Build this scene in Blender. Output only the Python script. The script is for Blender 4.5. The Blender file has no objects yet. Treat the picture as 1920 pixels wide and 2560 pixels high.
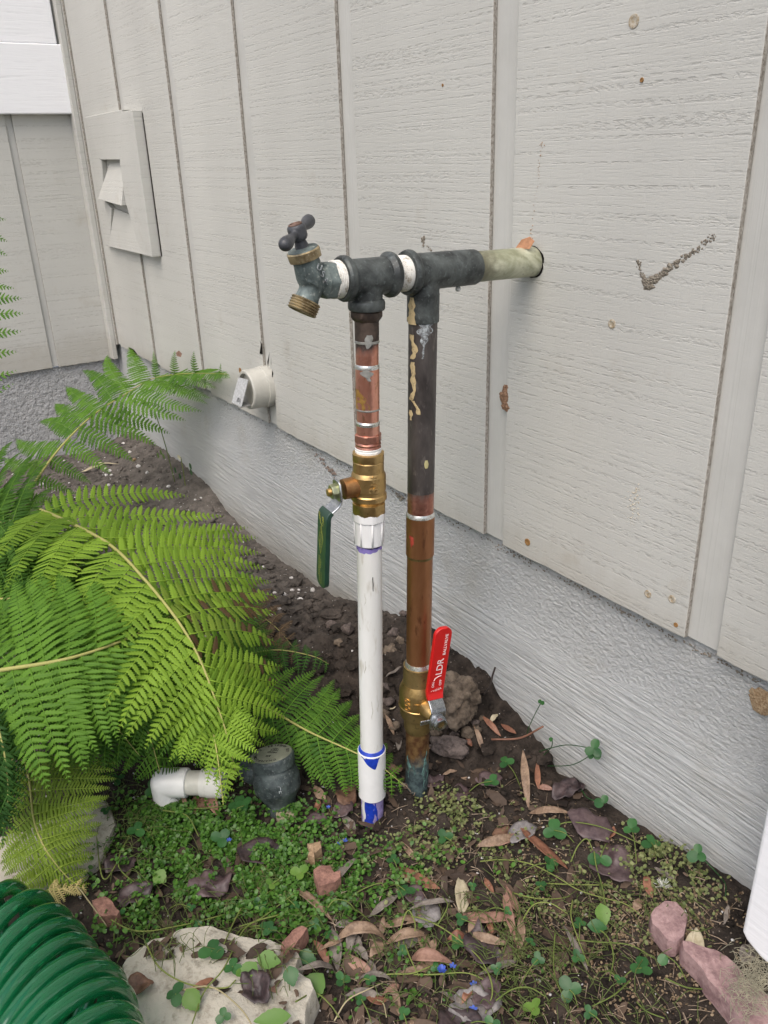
import bpy, bmesh, math, random
import numpy as np
from mathutils import Vector, Matrix, noise as mn
random.seed(7); rng = np.random.default_rng(7)
R = math.radians
S = bpy.context.scene
COL = S.collection

# ------------------------------------------------------------------ camera
PW, PH, FPX = 1920.0, 2560.0, 2048.68
YAW, PIT, ROL = 0.9939, -0.4104, -0.0336
CAM = np.array([0.7214, -0.6188, 0.4464])
LX = -1.563                                   # plane of the left wall
def _axes():
    cy, sy, cp, sp = math.cos(YAW), math.sin(YAW), math.cos(PIT), math.sin(PIT)
    f = np.array([-sy*cp, cy*cp, sp]); r = np.array([cy, sy, 0.]); u = np.cross(r, f)
    cr, sr = math.cos(ROL), math.sin(ROL)
    return r*cr+u*sr, -r*sr+u*cr, f
CR, CU, CF = _axes()
cd = bpy.data.cameras.new('camera'); cam = bpy.data.objects.new('camera', cd); COL.objects.link(cam)
M = Matrix.Identity(4)
for i in range(3):
    M[i][0] = CR[i]; M[i][1] = CU[i]; M[i][2] = -CF[i]; M[i][3] = CAM[i]
cam.matrix_world = M
cd.sensor_fit = 'VERTICAL'; cd.sensor_height = 36; cd.lens = 36*FPX/PH
cd.clip_start = 0.02; cd.clip_end = 400
S.camera = cam

# ------------------------------------------------------------------ light
SUN_EL, SUN_AZ = R(56), R(148)                 # azimuth of the light, from +y clockwise
w = bpy.data.worlds.new('World'); S.world = w; w.use_nodes = True
nt = w.node_tree; nt.nodes.clear()
sky = nt.nodes.new('ShaderNodeTexSky'); sky.sky_type = 'NISHITA'; sky.sun_disc = False
sky.sun_elevation = SUN_EL; sky.sun_rotation = SUN_AZ
sky.air_density = 1.0; sky.dust_density = 4.0; sky.ozone_density = 0.6
bg = nt.nodes.new('ShaderNodeBackground'); bg.inputs[1].default_value = 0.15
wo = nt.nodes.new('ShaderNodeOutputWorld')
nt.links.new(sky.outputs[0], bg.inputs[0]); nt.links.new(bg.outputs[0], wo.inputs[0])
sd = bpy.data.lights.new('sun', 'SUN'); sd.energy = 1.1; sd.angle = R(52); sd.color = (1.0, .985, .95)
sun = bpy.data.objects.new('sun', sd); COL.objects.link(sun)
sv = Vector((math.sin(SUN_AZ)*math.cos(SUN_EL), math.cos(SUN_AZ)*math.cos(SUN_EL), math.sin(SUN_EL)))
sun.rotation_euler = sv.to_track_quat('Z', 'Y').to_euler()
S.view_settings.view_transform = 'Standard'; S.view_settings.look = 'None'
S.view_settings.exposure = 0.40; S.view_settings.gamma = 1; S.view_settings.use_curve_mapping = False
S.render.engine = 'CYCLES'; S.cycles.max_bounces = 8; S.cycles.transparent_max_bounces = 8
S.cycles.use_denoising = True

# ------------------------------------------------------------------ pixel -> point on a real plane
def ray(px, py): return CF + CR*(px-PW/2)/FPX - CU*(py-PH/2)/FPX
def onp(px, py, ax, v):
    d = ray(px, py); t = (v-CAM[ax])/d[ax]; return CAM+d*t
def wall(px, py, y=0.): return onp(px, py, 1, y)
def left(px, py): return onp(px, py, 0, LX)
def gz(px, py, z): return onp(px, py, 2, z)
def proj(P):
    d = np.array(P)-CAM; k = FPX/(d@CF); return PW/2+k*(d@CR), PH/2-k*(d@CU)

# ------------------------------------------------------------------ ground height
_wp = np.array([(-40,-.29),(-1.6,-.265),(-1.3,-.235),(-1.02,-.25),(-.8,-.283),(-.63,-.296),(-.37,-.268),(-.19,-.215),(-.07,-.218),
                (0,-.212),(.03,-.235),(.12,-.272),(.14,-.295),(.26,-.275),(.34,-.262),(.41,-.243),(.6,-.25),(40,-.29)])
def vnoise(x, y, seed=0):
    xi = np.floor(x).astype(np.int64); yi = np.floor(y).astype(np.int64); fx = x-xi; fy = y-yi
    fx = fx*fx*(3-2*fx); fy = fy*fy*(3-2*fy)
    def h(a, b):
        n = (a*374761393 + b*668265263 + seed*974634777) & 0x7fffffff
        n = (n ^ (n >> 13))*1274126177 & 0x7fffffff
        return ((n ^ (n >> 16)) & 0xffff)/65535.0
    return (h(xi, yi)*(1-fx)+h(xi+1, yi)*fx)*(1-fy) + (h(xi, yi+1)*(1-fx)+h(xi+1, yi+1)*fx)*fy
def gh(x, y, fine=True):
    x = np.asarray(x, float); y = np.asarray(y, float)
    b = -.288
    wv = np.exp(-(np.minimum(y-.014, 0)/.085)**2)
    z = b + (np.interp(x, _wp[:, 0], _wp[:, 1])-b)*wv
    z = z + .03*np.exp(-((x+.22)/.2)**2-((y+.12)/.09)**2)
    z = z - .02*np.exp(-((x-.07)**2+(y+.235)**2)/.03**2)
    z = z + (vnoise(x*9, y*9, 1)-.5)*.02
    if fine:
        lump = np.clip(np.exp(-((x+.25)/.35)**2-((y+.1)/.1)**2)+np.exp(-((x-.0)/.12)**2-((y+.06)/.07)**2), 0, 1)
        n1 = 1-2*np.abs(vnoise(x*38+y*5, y*38, 2)-.5); n2 = 1-2*np.abs(vnoise(x*85, y*85+x*9, 3)-.5)
        z = z + (vnoise(x*33, y*33, 4)-.5)*.008 + (vnoise(x*90, y*90, 5)-.5)*.005 + (vnoise(x*210, y*210, 6)-.5)*.0028
        z = z + lump*((n1-.5)*.018+(n2-.5)*.009)
    return z
def G(px, py, dz=0.):
    z = -.285
    for _ in range(6):
        p = gz(px, py, z); z = .5*z+.5*float(gh(p[0], p[1], False))
    if 340 < px < 742 and py > 2352: return Vector(gz(px, py, -.263+dz*.6))     # lies on the pale rock
    p = gz(px, py, z); p[2] = float(gh(p[0], min(p[1], .0), True))+dz if p[1] < .1 else z+dz
    p[1] = min(p[1], .006)
    return Vector(p)

# ------------------------------------------------------------------ materials
def nmat(name):
    m = bpy.data.materials.new(name); m.use_nodes = True; t = m.node_tree; t.nodes.clear()
    o = t.nodes.new('ShaderNodeOutputMaterial'); p = t.nodes.new('ShaderNodeBsdfPrincipled')
    t.links.new(p.outputs[0], o.inputs[0]); return m, t, p, o
def N(t, kind, **kw):
    n = t.nodes.new('ShaderNode'+kind)
    for k, v in kw.items():
        if hasattr(n, k): setattr(n, k, v)
        else: n.inputs[k.replace('_', ' ')].default_value = v
    return n
def L(t, a, ao, b, bi): t.links.new(a.outputs[ao], b.inputs[bi])
def coords(t, scale=(1, 1, 1), rot=(0, 0, 0), kind='Object', off=(0, 0, 0)):
    c = N(t, 'TexCoord'); mp = N(t, 'Mapping'); mp.inputs['Scale'].default_value = scale
    mp.inputs['Rotation'].default_value = rot; mp.inputs['Location'].default_value = off
    L(t, c, kind, mp, 0); return mp
def noise_n(t, src, scale, detail=3, rough=.55, dist=0.):
    n = N(t, 'TexNoise'); n.inputs['Scale'].default_value = scale; n.inputs['Detail'].default_value = detail
    n.inputs['Roughness'].default_value = rough; n.inputs['Distortion'].default_value = dist
    L(t, src, 0, n, 'Vector'); return n
def ramp(t, src, so, stops):
    r = N(t, 'ValToRGB'); e = r.color_ramp.elements
    while len(e) < len(stops): e.new(.5)
    for i, (p, c) in enumerate(stops):
        e[i].position = p; c = (c, c, c) if isinstance(c, (int, float)) else c; e[i].color = (*c, 1)
    t.links.new(src.outputs[so], r.inputs[0]); return r
def mixc(t, fac, a, b, mode='MIX'):
    m = N(t, 'MixRGB'); m.blend_type = mode
    for i, v in ((0, fac), (1, a), (2, b)):
        if isinstance(v, tuple) and not hasattr(v[0], 'outputs'): m.inputs[i].default_value = (*v, 1)
        elif isinstance(v, tuple): t.links.new(v[0].outputs[v[1]], m.inputs[i])
        elif isinstance(v, (int, float)): m.inputs[i].default_value = v
        else: t.links.new(v.outputs[0], m.inputs[i])
    return m
def math_n(t, op, a, b=0.):
    m = N(t, 'Math'); m.operation = op
    for i, v in ((0, a), (1, b)):
        if isinstance(v, (int, float)): m.inputs[i].default_value = v
        else: t.links.new(v.outputs[0], m.inputs[i])
    return m
def bump(t, p, h, dist, strength=1., prev=None):
    b = N(t, 'Bump'); b.inputs['Distance'].default_value = dist; b.inputs['Strength'].default_value = strength
    t.links.new(h.outputs[0], b.inputs['Height'])
    if prev: t.links.new(prev.outputs[0], b.inputs['Normal'])
    t.links.new(b.outputs[0], p.inputs['Normal']); return b

def siding_mat(name, base, axis='x'):
    m, t, p, o = nmat(name)
    h = (1, 1, 1)
    sc = (26, 1, 470) if axis == 'x' else (1, 26, 470)
    sc2 = (260, 1, 30) if axis == 'x' else (1, 260, 30)
    a = noise_n(t, coords(t, sc), 1, 4, .68, .1); b = noise_n(t, coords(t, sc2), 1, 2, .5)
    c = noise_n(t, coords(t, (1, 1, 1)), 520, 2, .6); big = noise_n(t, coords(t, (1, 1, .35)), 3.2, 3)
    band = noise_n(t, coords(t, (2, 1, 17) if axis == 'x' else (1, 2, 17)), 1, 2)
    rws = noise_n(t, coords(t, (2.2, 1, 240) if axis == 'x' else (1, 2.2, 240)), 1, 2, .5, .05); brk = noise_n(t, coords(t, (120, 1, 300) if axis == 'x' else (1, 120, 300)), 1, 3, .65)
    dash = math_n(t, 'MULTIPLY', ramp(t, rws, 0, [(.50, 0.), (.60, 1.)]), ramp(t, brk, 0, [(.47, 0.), (.57, 1.)]))
    saw = math_n(t, 'ADD', math_n(t, 'MULTIPLY', ramp(t, a, 0, [(.34, 0.), (.5, 1.)]), .35), math_n(t, 'MULTIPLY', dash, -1.0)); ver = ramp(t, b, 0, [(.32, 0.), (.45, 1.)])
    hsum = math_n(t, 'ADD', saw, math_n(t, 'MULTIPLY', ver, .30))
    hsum = math_n(t, 'ADD', hsum, math_n(t, 'MULTIPLY', c, .60))
    bump(t, p, hsum, .0010, .38)
    crack = math_n(t, 'MULTIPLY', dash, ramp(t, noise_n(t, coords(t), 6, 4, .7), 0, [(.38, .1), (.62, 1.)]))
    lo = tuple(x*.90 for x in base); hi = tuple(min(1, x*1.05) for x in base)
    col = mixc(t, ramp(t, big, 0, [(.3, 0.), (.7, 1.)]), lo, hi)
    col = mixc(t, math_n(t, 'MULTIPLY', crack, .22), col, (.16, .14, .115))
    # small chips and specks
    sp = N(t, 'TexVoronoi'); sp.inputs['Scale'].default_value = 46; L(t, coords(t), 0, sp, 'Vector')
    spk = ramp(t, sp, 0, [(.045, 1.), (.07, 0.)])
    sel = ramp(t, noise_n(t, coords(t), 21, 1), 0, [(.60, 0.), (.66, 1.)])
    col = mixc(t, math_n(t, 'MULTIPLY', math_n(t, 'MULTIPLY', spk, sel), .75), col, (.72, .70, .66))
    dn = noise_n(t, coords(t, (1, 1, 1)), 11, 5, .7)
    col = mixc(t, math_n(t, 'MULTIPLY', ramp(t, dn, 0, [(.60, 0.), (.78, 1.)]), .35), col, (.34, .29, .21))
    # soil splash and grime along the lower edge
    gs = N(t, 'SeparateXYZ'); L(t, coords(t), 0, gs, 0); gk = math_n(t, 'MULTIPLY', gs, 0.); t.links.new(gs.outputs[2], gk.inputs[0]); gk.inputs[1].default_value = -9.
    gk = math_n(t, 'ADD', math_n(t, 'ADD', gk, .55), math_n(t, 'MULTIPLY', noise_n(t, coords(t, (1, 1, .5)), 26, 5, .72), .9))
    col = mixc(t, math_n(t, 'MULTIPLY', ramp(t, gk, 0, [(.62, 0.), (1.15, 1.)]), .30), col, (.33, .30, .24))
    L(t, col, 0, p, 'Base Color'); p.inputs['Roughness'].default_value = .55
    p.inputs['Specular IOR Level'].default_value = .38
    return m
PAINT = (.548, .546, .510)
M_side = siding_mat('siding_paint', PAINT)
M_sideL = siding_mat('siding_paint_left', PAINT, 'y')
def groove_mat():
    m, t, p, o = nmat('groove_paint')
    wv = noise_n(t, coords(t, (420, 1, 1.5)), 1, 2); bump(t, p, wv, .0009, .6)
    big = noise_n(t, coords(t, (3, 1, 3)), 4, 4, .65)
    col = mixc(t, ramp(t, big, 0, [(.35, 0.), (.7, 1.)]), (.50, .50, .47), (.565, .565, .535))
    L(t, col, 0, p, 'Base Color'); p.inputs['Roughness'].default_value = .5; return m
M_groove = groove_mat()
def speck_mat(name, a, b, scale, rough=.8, bd=.001, lo=.4, hi=.6, metal=0., stretch=(1, 1, 1)):
    m, t, p, o = nmat(name); mp = coords(t, stretch)
    n = noise_n(t, mp, scale, 5, .68); f = noise_n(t, mp, scale*4.3, 3, .6)
    mix = math_n(t, 'ADD', math_n(t, 'MULTIPLY', n, .7), math_n(t, 'MULTIPLY', f, .3))
    col = mixc(t, ramp(t, mix, 0, [(lo, 0.), (hi, 1.)]), a, b)
    L(t, col, 0, p, 'Base Color'); p.inputs['Roughness'].default_value = rough; p.inputs['Metallic'].default_value = metal
    if bd: bump(t, p, mix, bd, .8)
    return m
M_edge = speck_mat('raw_board_edge', (.20, .18, .15), (.45, .43, .39), 300, .9, .0004, .40, .60)
def concrete_mat(name, rough_only=False):
    m, t, p, o = nmat(name)
    if rough_only:
        n = noise_n(t, coords(t), 95, 4, .62); v = N(t, 'TexVoronoi'); v.inputs['Scale'].default_value = 120
        L(t, noise_n(t, coords(t), 60, 2), 1, v, 'Vector')
        h = ramp(t, n, 0, [(.36, 0.), (.62, 1.)]); bump(t, p, h, .004, 1.)
        big = noise_n(t, coords(t), 7, 4)
        col = mixc(t, ramp(t, n, 0, [(.30, 1.), (.42, 0.)]), mixc(t, big, (.40, .41, .415), (.50, .50, .50)), (.23, .23, .23))
        L(t, col, 0, p, 'Base Color'); p.inputs['Roughness'].default_value = .75
        return m
    tilt = coords(t, (9, 1, 210), (0, R(-3), 0)); s = noise_n(t, tilt, 1, 5, .68, .35)
    tilt2 = coords(t, (22, 1, 520), (0, R(2.5), 0)); s2 = noise_n(t, tilt2, 1, 3, .65, .2)
    l = noise_n(t, coords(t, (1, 1, 1.5)), 150, 5, .70, .15); blot = noise_n(t, coords(t, (1, 1, 2)), 9, 3, .6)
    g = N(t, 'SeparateXYZ'); L(t, coords(t), 0, g, 0)
    zz = math_n(t, 'MULTIPLY', g, 0.); t.links.new(g.outputs[2], zz.inputs[0]); zz.inputs[1].default_value = 7.
    msk = math_n(t, 'ADD', math_n(t, 'ADD', zz, 1.05), math_n(t, 'MULTIPLY', blot, .9))
    msk = ramp(t, msk, 0, [(.45, 0.), (1.0, 1.)])          # 1 = lumpy upper zone
    stri = math_n(t, 'ADD', ramp(t, s, 0, [(.34, 0.), (.56, 1.)]), math_n(t, 'MULTIPLY', s2, .6))
    lum = math_n(t, 'MULTIPLY', ramp(t, l, 0, [(.36, 0.), (.62, 1.)]), 1.2)
    hm = mixc(t, msk, stri, lum); bump(t, p, hm, .0022, .85)
    col = mixc(t, blot, (.55, .568, .57), (.635, .65, .645))
    dark = ramp(t, s, 0, [(.28, 1.), (.40, 0.)]); dark2 = ramp(t, l, 0, [(.30, 1.), (.38, 0.)])
    dm = mixc(t, msk, dark, dark2)
    col = mixc(t, math_n(t, 'MULTIPLY', dm, .30), col, (.24, .24, .22))
    # soil splash at the foot
    ft = math_n(t, 'ADD', math_n(t, 'MULTIPLY', zz, -1.), -1.25); ft = math_n(t, 'ADD', ft, math_n(t, 'MULTIPLY', blot, .5))
    col = mixc(t, math_n(t, 'MULTIPLY', ramp(t, ft, 0, [(.55, 0.), (1.1, 1.)]), .6), col, (.30, .27, .22))
    st = ramp(t, noise_n(t, coords(t), 5, 5, .7), 0, [(.56, 0.), (.72, 1.)])
    col = mixc(t, math_n(t, 'MULTIPLY', st, .35), col, (.40, .37, .29))
    L(t, col, 0, p, 'Base Color'); p.inputs['Roughness'].default_value = .55; return m
M_conc = concrete_mat('painted_concrete'); M_concL = concrete_mat('rough_concrete', True)
def plain(name, c, rough=.5, metal=0., spec=.5, **kw):
    m, t, p, o = nmat(name); n = noise_n(t, coords(t), kw.get('ns', 60), 4, .65)
    v = kw.get('var', .12)
    col = mixc(t, ramp(t, n, 0, [(.35, 0.), (.68, 1.)]), tuple(x*(1-v) for x in c), tuple(min(1, x*(1+v)) for x in c))
    L(t, col, 0, p, 'Base Color'); p.inputs['Roughness'].default_value = rough; p.inputs['Metallic'].default_value = metal
    p.inputs['Specular IOR Level'].default_value = spec
    if kw.get('bd'): bump(t, p, n, kw['bd'], .7)
    if kw.get('coat'): p.inputs['Coat Weight'].default_value = kw['coat']; p.inputs['Coat Roughness'].default_value = .08
    return m
def white_mat():
    m, t, p, o = nmat('white_trim_paint'); a = noise_n(t, coords(t, (1, 14, 240)), 1, 3, .6, .3)
    bump(t, p, a, .0012, .5); col = mixc(t, ramp(t, a, 0, [(.25, 0.), (.4, 1.)]), (.80, .81, .83), (.90, .91, .93))
    L(t, col, 0, p, 'Base Color'); p.inputs['Roughness'].default_value = .45; return m
M_white = white_mat()

# ------------------------------------------------------------------ object helpers
def link(name, me, mat, parent=None, smooth=False):
    o = bpy.data.objects.new(name, me); COL.objects.link(o)
    if mat is not None and len(me.materials) == 0:
        for mm in (mat if isinstance(mat, (list, tuple)) else [mat]): me.materials.append(mm)
    if parent is not None: o.parent = parent; o.matrix_parent_inverse = Matrix.Translation(-parent.location) if parent.type == 'EMPTY' else Matrix.Identity(4)
    return o
def mesh(name, vs, fs, mat, parent=None, smooth=False, angle=None):
    me = bpy.data.meshes.new(name); me.from_pydata([tuple(v) for v in vs], [], fs); me.update()
    if smooth: me.polygons.foreach_set('use_smooth', [True]*len(me.polygons))
    if angle: me.set_sharp_from_angle(angle=R(angle))
    return link(name, me, mat, parent)
def tag(o, label=None, cat=None, group=None, kind=None):
    if label: o['label'] = label
    if cat: o['category'] = cat
    if group: o['group'] = group
    if kind: o['kind'] = kind
    return o
def thing(name, loc, label, cat, group=None):
    o = bpy.data.objects.new(name, None); o.empty_display_size = .02; COL.objects.link(o); o.location = loc
    return tag(o, label, cat, group)
def box_vf(x0, x1, y0, y1, z0, z1):
    v = [(x0,y0,z0),(x1,y0,z0),(x1,y1,z0),(x0,y1,z0),(x0,y0,z1),(x1,y0,z1),(x1,y1,z1),(x0,y1,z1)]
    f = [(0,3,2,1),(4,5,6,7),(0,1,5,4),(1,2,6,5),(2,3,7,6),(3,0,4,7)]
    return v, f
def frame(d, hint=(0, 0, 1)):
    d = Vector(d).normalized(); h = Vector(hint)
    if abs(d.dot(h.normalized())) > .98: h = Vector((1, 0, 0))
    a = h.cross(d).normalized(); b = d.cross(a); return a, b, d
def lathe_vf(P, d, prof, seg=40, n=None, hint=(0, 0, 1), phase=0.):
    """revolve (t, r) pairs about the axis from P along d; n = polygon sides for a hex section"""
    P = Vector(P); a, b, d = frame(d, hint); vs = []; fs = []
    for (tt, r) in prof:
        for k in range(seg):
            an = 2*math.pi*k/seg+phase; rr = r
            if n:
                q = (an-phase) % (2*math.pi/n)-math.pi/n; rr = min(r*1.0, r*math.cos(math.pi/n)*1.045/math.cos(q))
            vs.append(P+d*tt+a*(rr*math.cos(an))+b*(rr*math.sin(an)))
    m = len(prof)
    for i in range(m-1):
        for k in range(seg):
            k2 = (k+1) % seg; fs.append((i*seg+k, i*seg+k2, (i+1)*seg+k2, (i+1)*seg+k))
    fs.append(tuple(reversed(range(seg)))); fs.append(tuple(range((m-1)*seg, m*seg)))
    return vs, fs
def lathe(name, P, d, prof, mat, parent, seg=40, n=None, angle=32, phase=0., hint=(0, 0, 1)):
    v, f = lathe_vf(P, d, prof, seg, n, hint, phase); return mesh(name, v, f, mat, parent, True, angle)
def merge(parts):
    V = []; F = []
    for v, f in parts:
        o = len(V); V += list(v); F += [tuple(i+o for i in q) for q in f]
    return V, F
def cast_body(name, parts, mat, parent, voxel=.0011, smooth=6):
    v, f = merge(parts); o = mesh(name, v, f, mat, parent, True)
    r = o.modifiers.new('r', 'REMESH'); r.mode = 'VOXEL'; r.voxel_size = voxel; r.use_smooth_shade = True
    s = o.modifiers.new('s', 'SMOOTH'); s.iterations = smooth; s.factor = .5
    return o
def tube_vf(pts, rad, seg=8, closed_ends=True):
    pts = [Vector(p) for p in pts]; n = len(pts); V = []; F = []
    rr = rad if isinstance(rad, (list, tuple)) else [rad]*n
    up = None
    for i in range(n):
        d = (pts[min(i+1, n-1)]-pts[max(i-1, 0)]).normalized()
        if up is None: a, b, _ = frame(d)
        else:
            a = (up-d*up.dot(d)).normalized(); b = d.cross(a)
        up = a
        for k in range(seg):
            an = 2*math.pi*k/seg; V.append(pts[i]+a*(rr[i]*math.cos(an))+b*(rr[i]*math.sin(an)))
    for i in range(n-1):
        for k in range(seg):
            k2 = (k+1) % seg; F.append((i*seg+k, i*seg+k2, (i+1)*seg+k2, (i+1)*seg+k))
    if closed_ends: F.append(tuple(reversed(range(seg)))); F.append(tuple(range((n-1)*seg, n*seg)))
    return V, F
def crom(pts, n):
    pts = [Vector(p) for p in pts]; P = [pts[0]*2-pts[1]]+pts+[pts[-1]*2-pts[-2]]; out = []
    m = len(pts)-1
    for i in range(n):
        u = i/(n-1)*m; k = min(int(u), m-1); s = u-k; a, b, c, d = P[k:k+4]
        out.append(.5*((2*b)+(c-a)*s+(2*a-5*b+4*c-d)*s*s+(3*b-a-3*c+d)*s**3))
    return out
def slab_vf(outline, thick, nrm):
    """outline: list of 3D points (planar loop); gives it thickness along nrm"""
    nrm = Vector(nrm); n = len(outline); V = [Vector(p) for p in outline]+[Vector(p)+nrm*thick for p in outline]
    F = [tuple(range(n)), tuple(reversed(range(n, 2*n)))]+[(i, i+n, (i+1) % n+n, (i+1) % n) for i in range(n)]
    return V, F
def fix_normals(o):
    bm = bmesh.new(); bm.from_mesh(o.data); bmesh.ops.recalc_face_normals(bm, faces=bm.faces); bm.to_mesh(o.data); bm.free(); return o
def bevel(o, wd, seg=2, ang=40):
    b = o.modifiers.new('b', 'BEVEL'); b.width = wd; b.segments = seg; b.limit_method = 'ANGLE'; b.angle_limit = R(ang); return o

# labels for small things: what lies nearest, and on which side
MARKS = [("the white pipe's foot", 935, 2085), ("the copper pipe's foot", 1040, 1975), ('the pale rock', 530, 2430), ('the green hose coil', 190, 2430),
         ('the pink stone', 1670, 2300), ('the white board', 1880, 2300), ('the round metal valve cap', 680, 1890), ('the white elbow fitting', 430, 1955),
         ('the brown dirt clod', 1170, 1760), ('the red brick shard', 815, 2188), ('the blue flower', 1105, 2450), ('the dark crumpled leaf by the wall', 1417, 1985),
         ('the round weed leaf against the wall', 1745, 2134), ('the tan stone chip', 786, 2124), ('the grey flat rock', 1125, 1890), ('the lowest fern', 110, 2110),
         ('the long pink paver', 1840, 2500), ('the grey broad leaf', 1304, 2090)]
_lab = {}
ORD = ['', 'second ', 'third ', 'fourth ', 'fifth ', 'sixth ', 'seventh ', 'eighth ', 'ninth ', 'tenth ']
def near_label(o, head, px, py):
    best = min(MARKS, key=lambda k: math.hypot(k[1]-px, k[2]-py)); dx = px-best[1]; dy = py-best[2]
    side = ('right of ' if dx > 0 else 'left of ') if abs(dx) > abs(dy) else ('below ' if dy > 0 else 'above ')
    _lab.setdefault((head, side+best[0]), []).append((math.hypot(dx, dy), o))
def flush_labels():
    for (head, where), lst in _lab.items():
        lst.sort(key=lambda q: q[0])
        for i, (_, o) in enumerate(lst):
            o['label'] = head+' '+where if len(lst) == 1 else head+' '+where+', '+(ORD[min(i, 9)]+'nearest of them' if i else 'the nearest of them')

# ================================================================== SETTING: ground
def build_ground():
    xs = np.concatenate([-np.geomspace(60, 1.75, 26), np.arange(-1.7, .95, .0034), np.geomspace(1.0, 60, 26)])
    ys = np.concatenate([-np.geomspace(60, 1.15, 26), np.arange(-1.1, .03, .0034), np.array([.06, .3, 2., 12., 60.])])
    X, Y = np.meshgrid(xs, ys); Z = gh(X, Y)
    far = (X < -1.8) | (X > 1.) | (Y < -1.2) | (Y > .05)
    Z = np.where(far, -.288, Z)
    nx, ny = len(xs), len(ys); V = np.stack([X, Y, Z], -1).reshape(-1, 3)
    i = np.arange((ny-1)*(nx-1)); r = i//(nx-1); c = i % (nx-1); a = r*nx+c
    F = np.stack([a, a+1, a+nx+1, a+nx], 1)
    me = bpy.data.meshes.new('ground'); me.from_pydata(V.tolist(), [], F.tolist()); me.update()
    me.polygons.foreach_set('use_smooth', [True]*len(me.polygons))
    m, t, p, o = nmat('soil')
    n = noise_n(t, coords(t), 34, 6, .7); n2 = noise_n(t, coords(t), 230, 4, .65); n3 = noise_n(t, coords(t), 4, 3)
    s = N(t, 'SeparateXYZ'); L(t, coords(t), 0, s, 0)
    dry = math_n(t, 'MULTIPLY', s, 0.); t.links.new(s.outputs[0], dry.inputs[0]); dry.inputs[1].default_value = -1.0
    dry = ramp(t, math_n(t, 'ADD', dry, math_n(t, 'MULTIPLY', n3, .5)), 0, [(.40, 0.), (1.0, 1.)])
    wet = mixc(t, ramp(t, n, 0, [(.35, 0.), (.66, 1.)]), (.013, .010, .008), (.058, .045, .036))
    dr = mixc(t, ramp(t, n, 0, [(.35, 0.), (.66, 1.)]), (.070, .062, .055), (.175, .155, .138))
    col = mixc(t, dry, wet, dr)
    v = N(t, 'TexVoronoi'); v.inputs['Scale'].default_value = 170; L(t, coords(t), 0, v, 'Vector')
    grit = math_n(t, 'MULTIPLY', ramp(t, v, 0, [(.12, 1.), (.2, 0.)]), ramp(t, noise_n(t, coords(t), 60, 2), 0, [(.52, 0.), (.62, 1.)]))
    col = mixc(t, math_n(t, 'MULTIPLY', grit, .6), col, (.30, .25, .21))
    L(t, col, 0, p, 'Base Color'); p.inputs['Roughness'].default_value = .9; p.inputs['Specular IOR Level'].default_value = .25
    h = math_n(t, 'ADD', math_n(t, 'MULTIPLY', n, .6), math_n(t, 'MULTIPLY', n2, .5)); bump(t, p, h, .006, .9)
    o = link('ground', me, m); tag(o, kind='structure'); return m
M_soil = build_ground()

# ================================================================== SETTING: walls
def board_ragged(name, x0, x1, y0, y1, z0, z1, mats, parent, axis='x', rag=.002):
    """board with a slightly ragged lower end; front face mats[0], side faces mats[1]"""
    n = 14; V = []; F = []; mi = []
    for side in (y0, y1):
        for i in range(n+1):
            u = x0+(x1-x0)*i/n
            zz = z0+rag*(mn.noise((u*31, z0*7, 3.))*1.2+mn.noise((u*90, 1, 3.)))
            V.append((u, side, zz))
        for i in range(n+1): V.append((x0+(x1-x0)*i/n, side, z1))
    k = 2*(n+1)
    for i in range(n):
        F.append((i, i+1, n+2+i, n+1+i)); mi.append(0)
        F.append((k+i+1, k+i, k+n+1+i, k+n+2+i)); mi.append(1)
        F.append((i+1, i, k+i, k+i+1)); mi.append(1)
        F.append((n+1+i, n+2+i, k+n+2+i, k+n+1+i)); mi.append(1)
    F.append((n+1, k+n+1, k, 0)); mi.append(1); F.append((n, k+n, k+n+n+1, n+n+1)); mi.append(1)
    if axis == 'y': V = [(LX-(v[1]), v[0], v[2]) for v in V]       # x-axis data turned onto the left wall
    o = mesh(name, V, F, mats, parent); o.data.polygons.foreach_set('material_index', mi); fix_normals(o); bevel(o, .0012, 2); return o
GS, GW, GD = .3048, .036, .0058
rw = thing('siding_wall', (-.2, 0, 0), 'grey painted rough-sawn plywood siding of the long right-hand wall', 'wall')
v, f = box_vf(-1.565, 1.9, GD, .016, .0015, 2.6)
mesh('groove_panel', v, f, M_groove, rw)
for k in range(-6, 6):
    x0 = max(k*GS+GW, LX+.001); x1 = min((k+1)*GS, 1.9)
    if x1 - x0 < .02: continue
    board_ragged('siding_board', x0, x1, 0., GD-.0002, 0., 2.6, [M_side, M_edge], rw)
fw = thing('foundation_wall', (-.2, .02, -.3), 'grey painted concrete foundation with brushed streaks under the right-hand siding', 'foundation')
v, f = box_vf(-1.60, 1.9, .012, .30, -.7, -.001); mesh('concrete_face', v, f, M_conc, fw)
lw = thing('siding_wall', (LX, -.6, -.045), 'grey siding of the far left wall meeting the long wall at the corner', 'wall')
v, f = box_vf(LX-.012, LX-GD, -2.6, .0157, -.043, 2.6); mesh('groove_panel', v, f, M_groove, lw)
for k in range(-8, 1):
    y1 = -.166+(k+1)*GS if k < 0 else None
    a, b = (-.150+GS*k, -.166+GS*(k+1)) if k < 0 else (-.150, -.001)
    if b < -2.7: continue
    board_ragged('siding_board', a, b, 0., GD-.0002, -.045, 2.6, [M_sideL, M_edge], lw, axis='y')
fl = thing('foundation_wall', (LX, -.6, -.3), 'rough lumpy grey concrete foundation under the far left wall', 'foundation')
v, f = box_vf(LX-.3, LX-.010, -2.6, .011, -.7, -.046); mesh('concrete_face', v, f, M_concL, fl)
v, f = box_vf(LX-.012, LX+.001, -.0, .012, -.7, -.0)
ct = thing('corner_trim', (LX, -.01, 0), 'narrow grey vertical trim strip in the corner between the two walls', 'trim')
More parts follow.
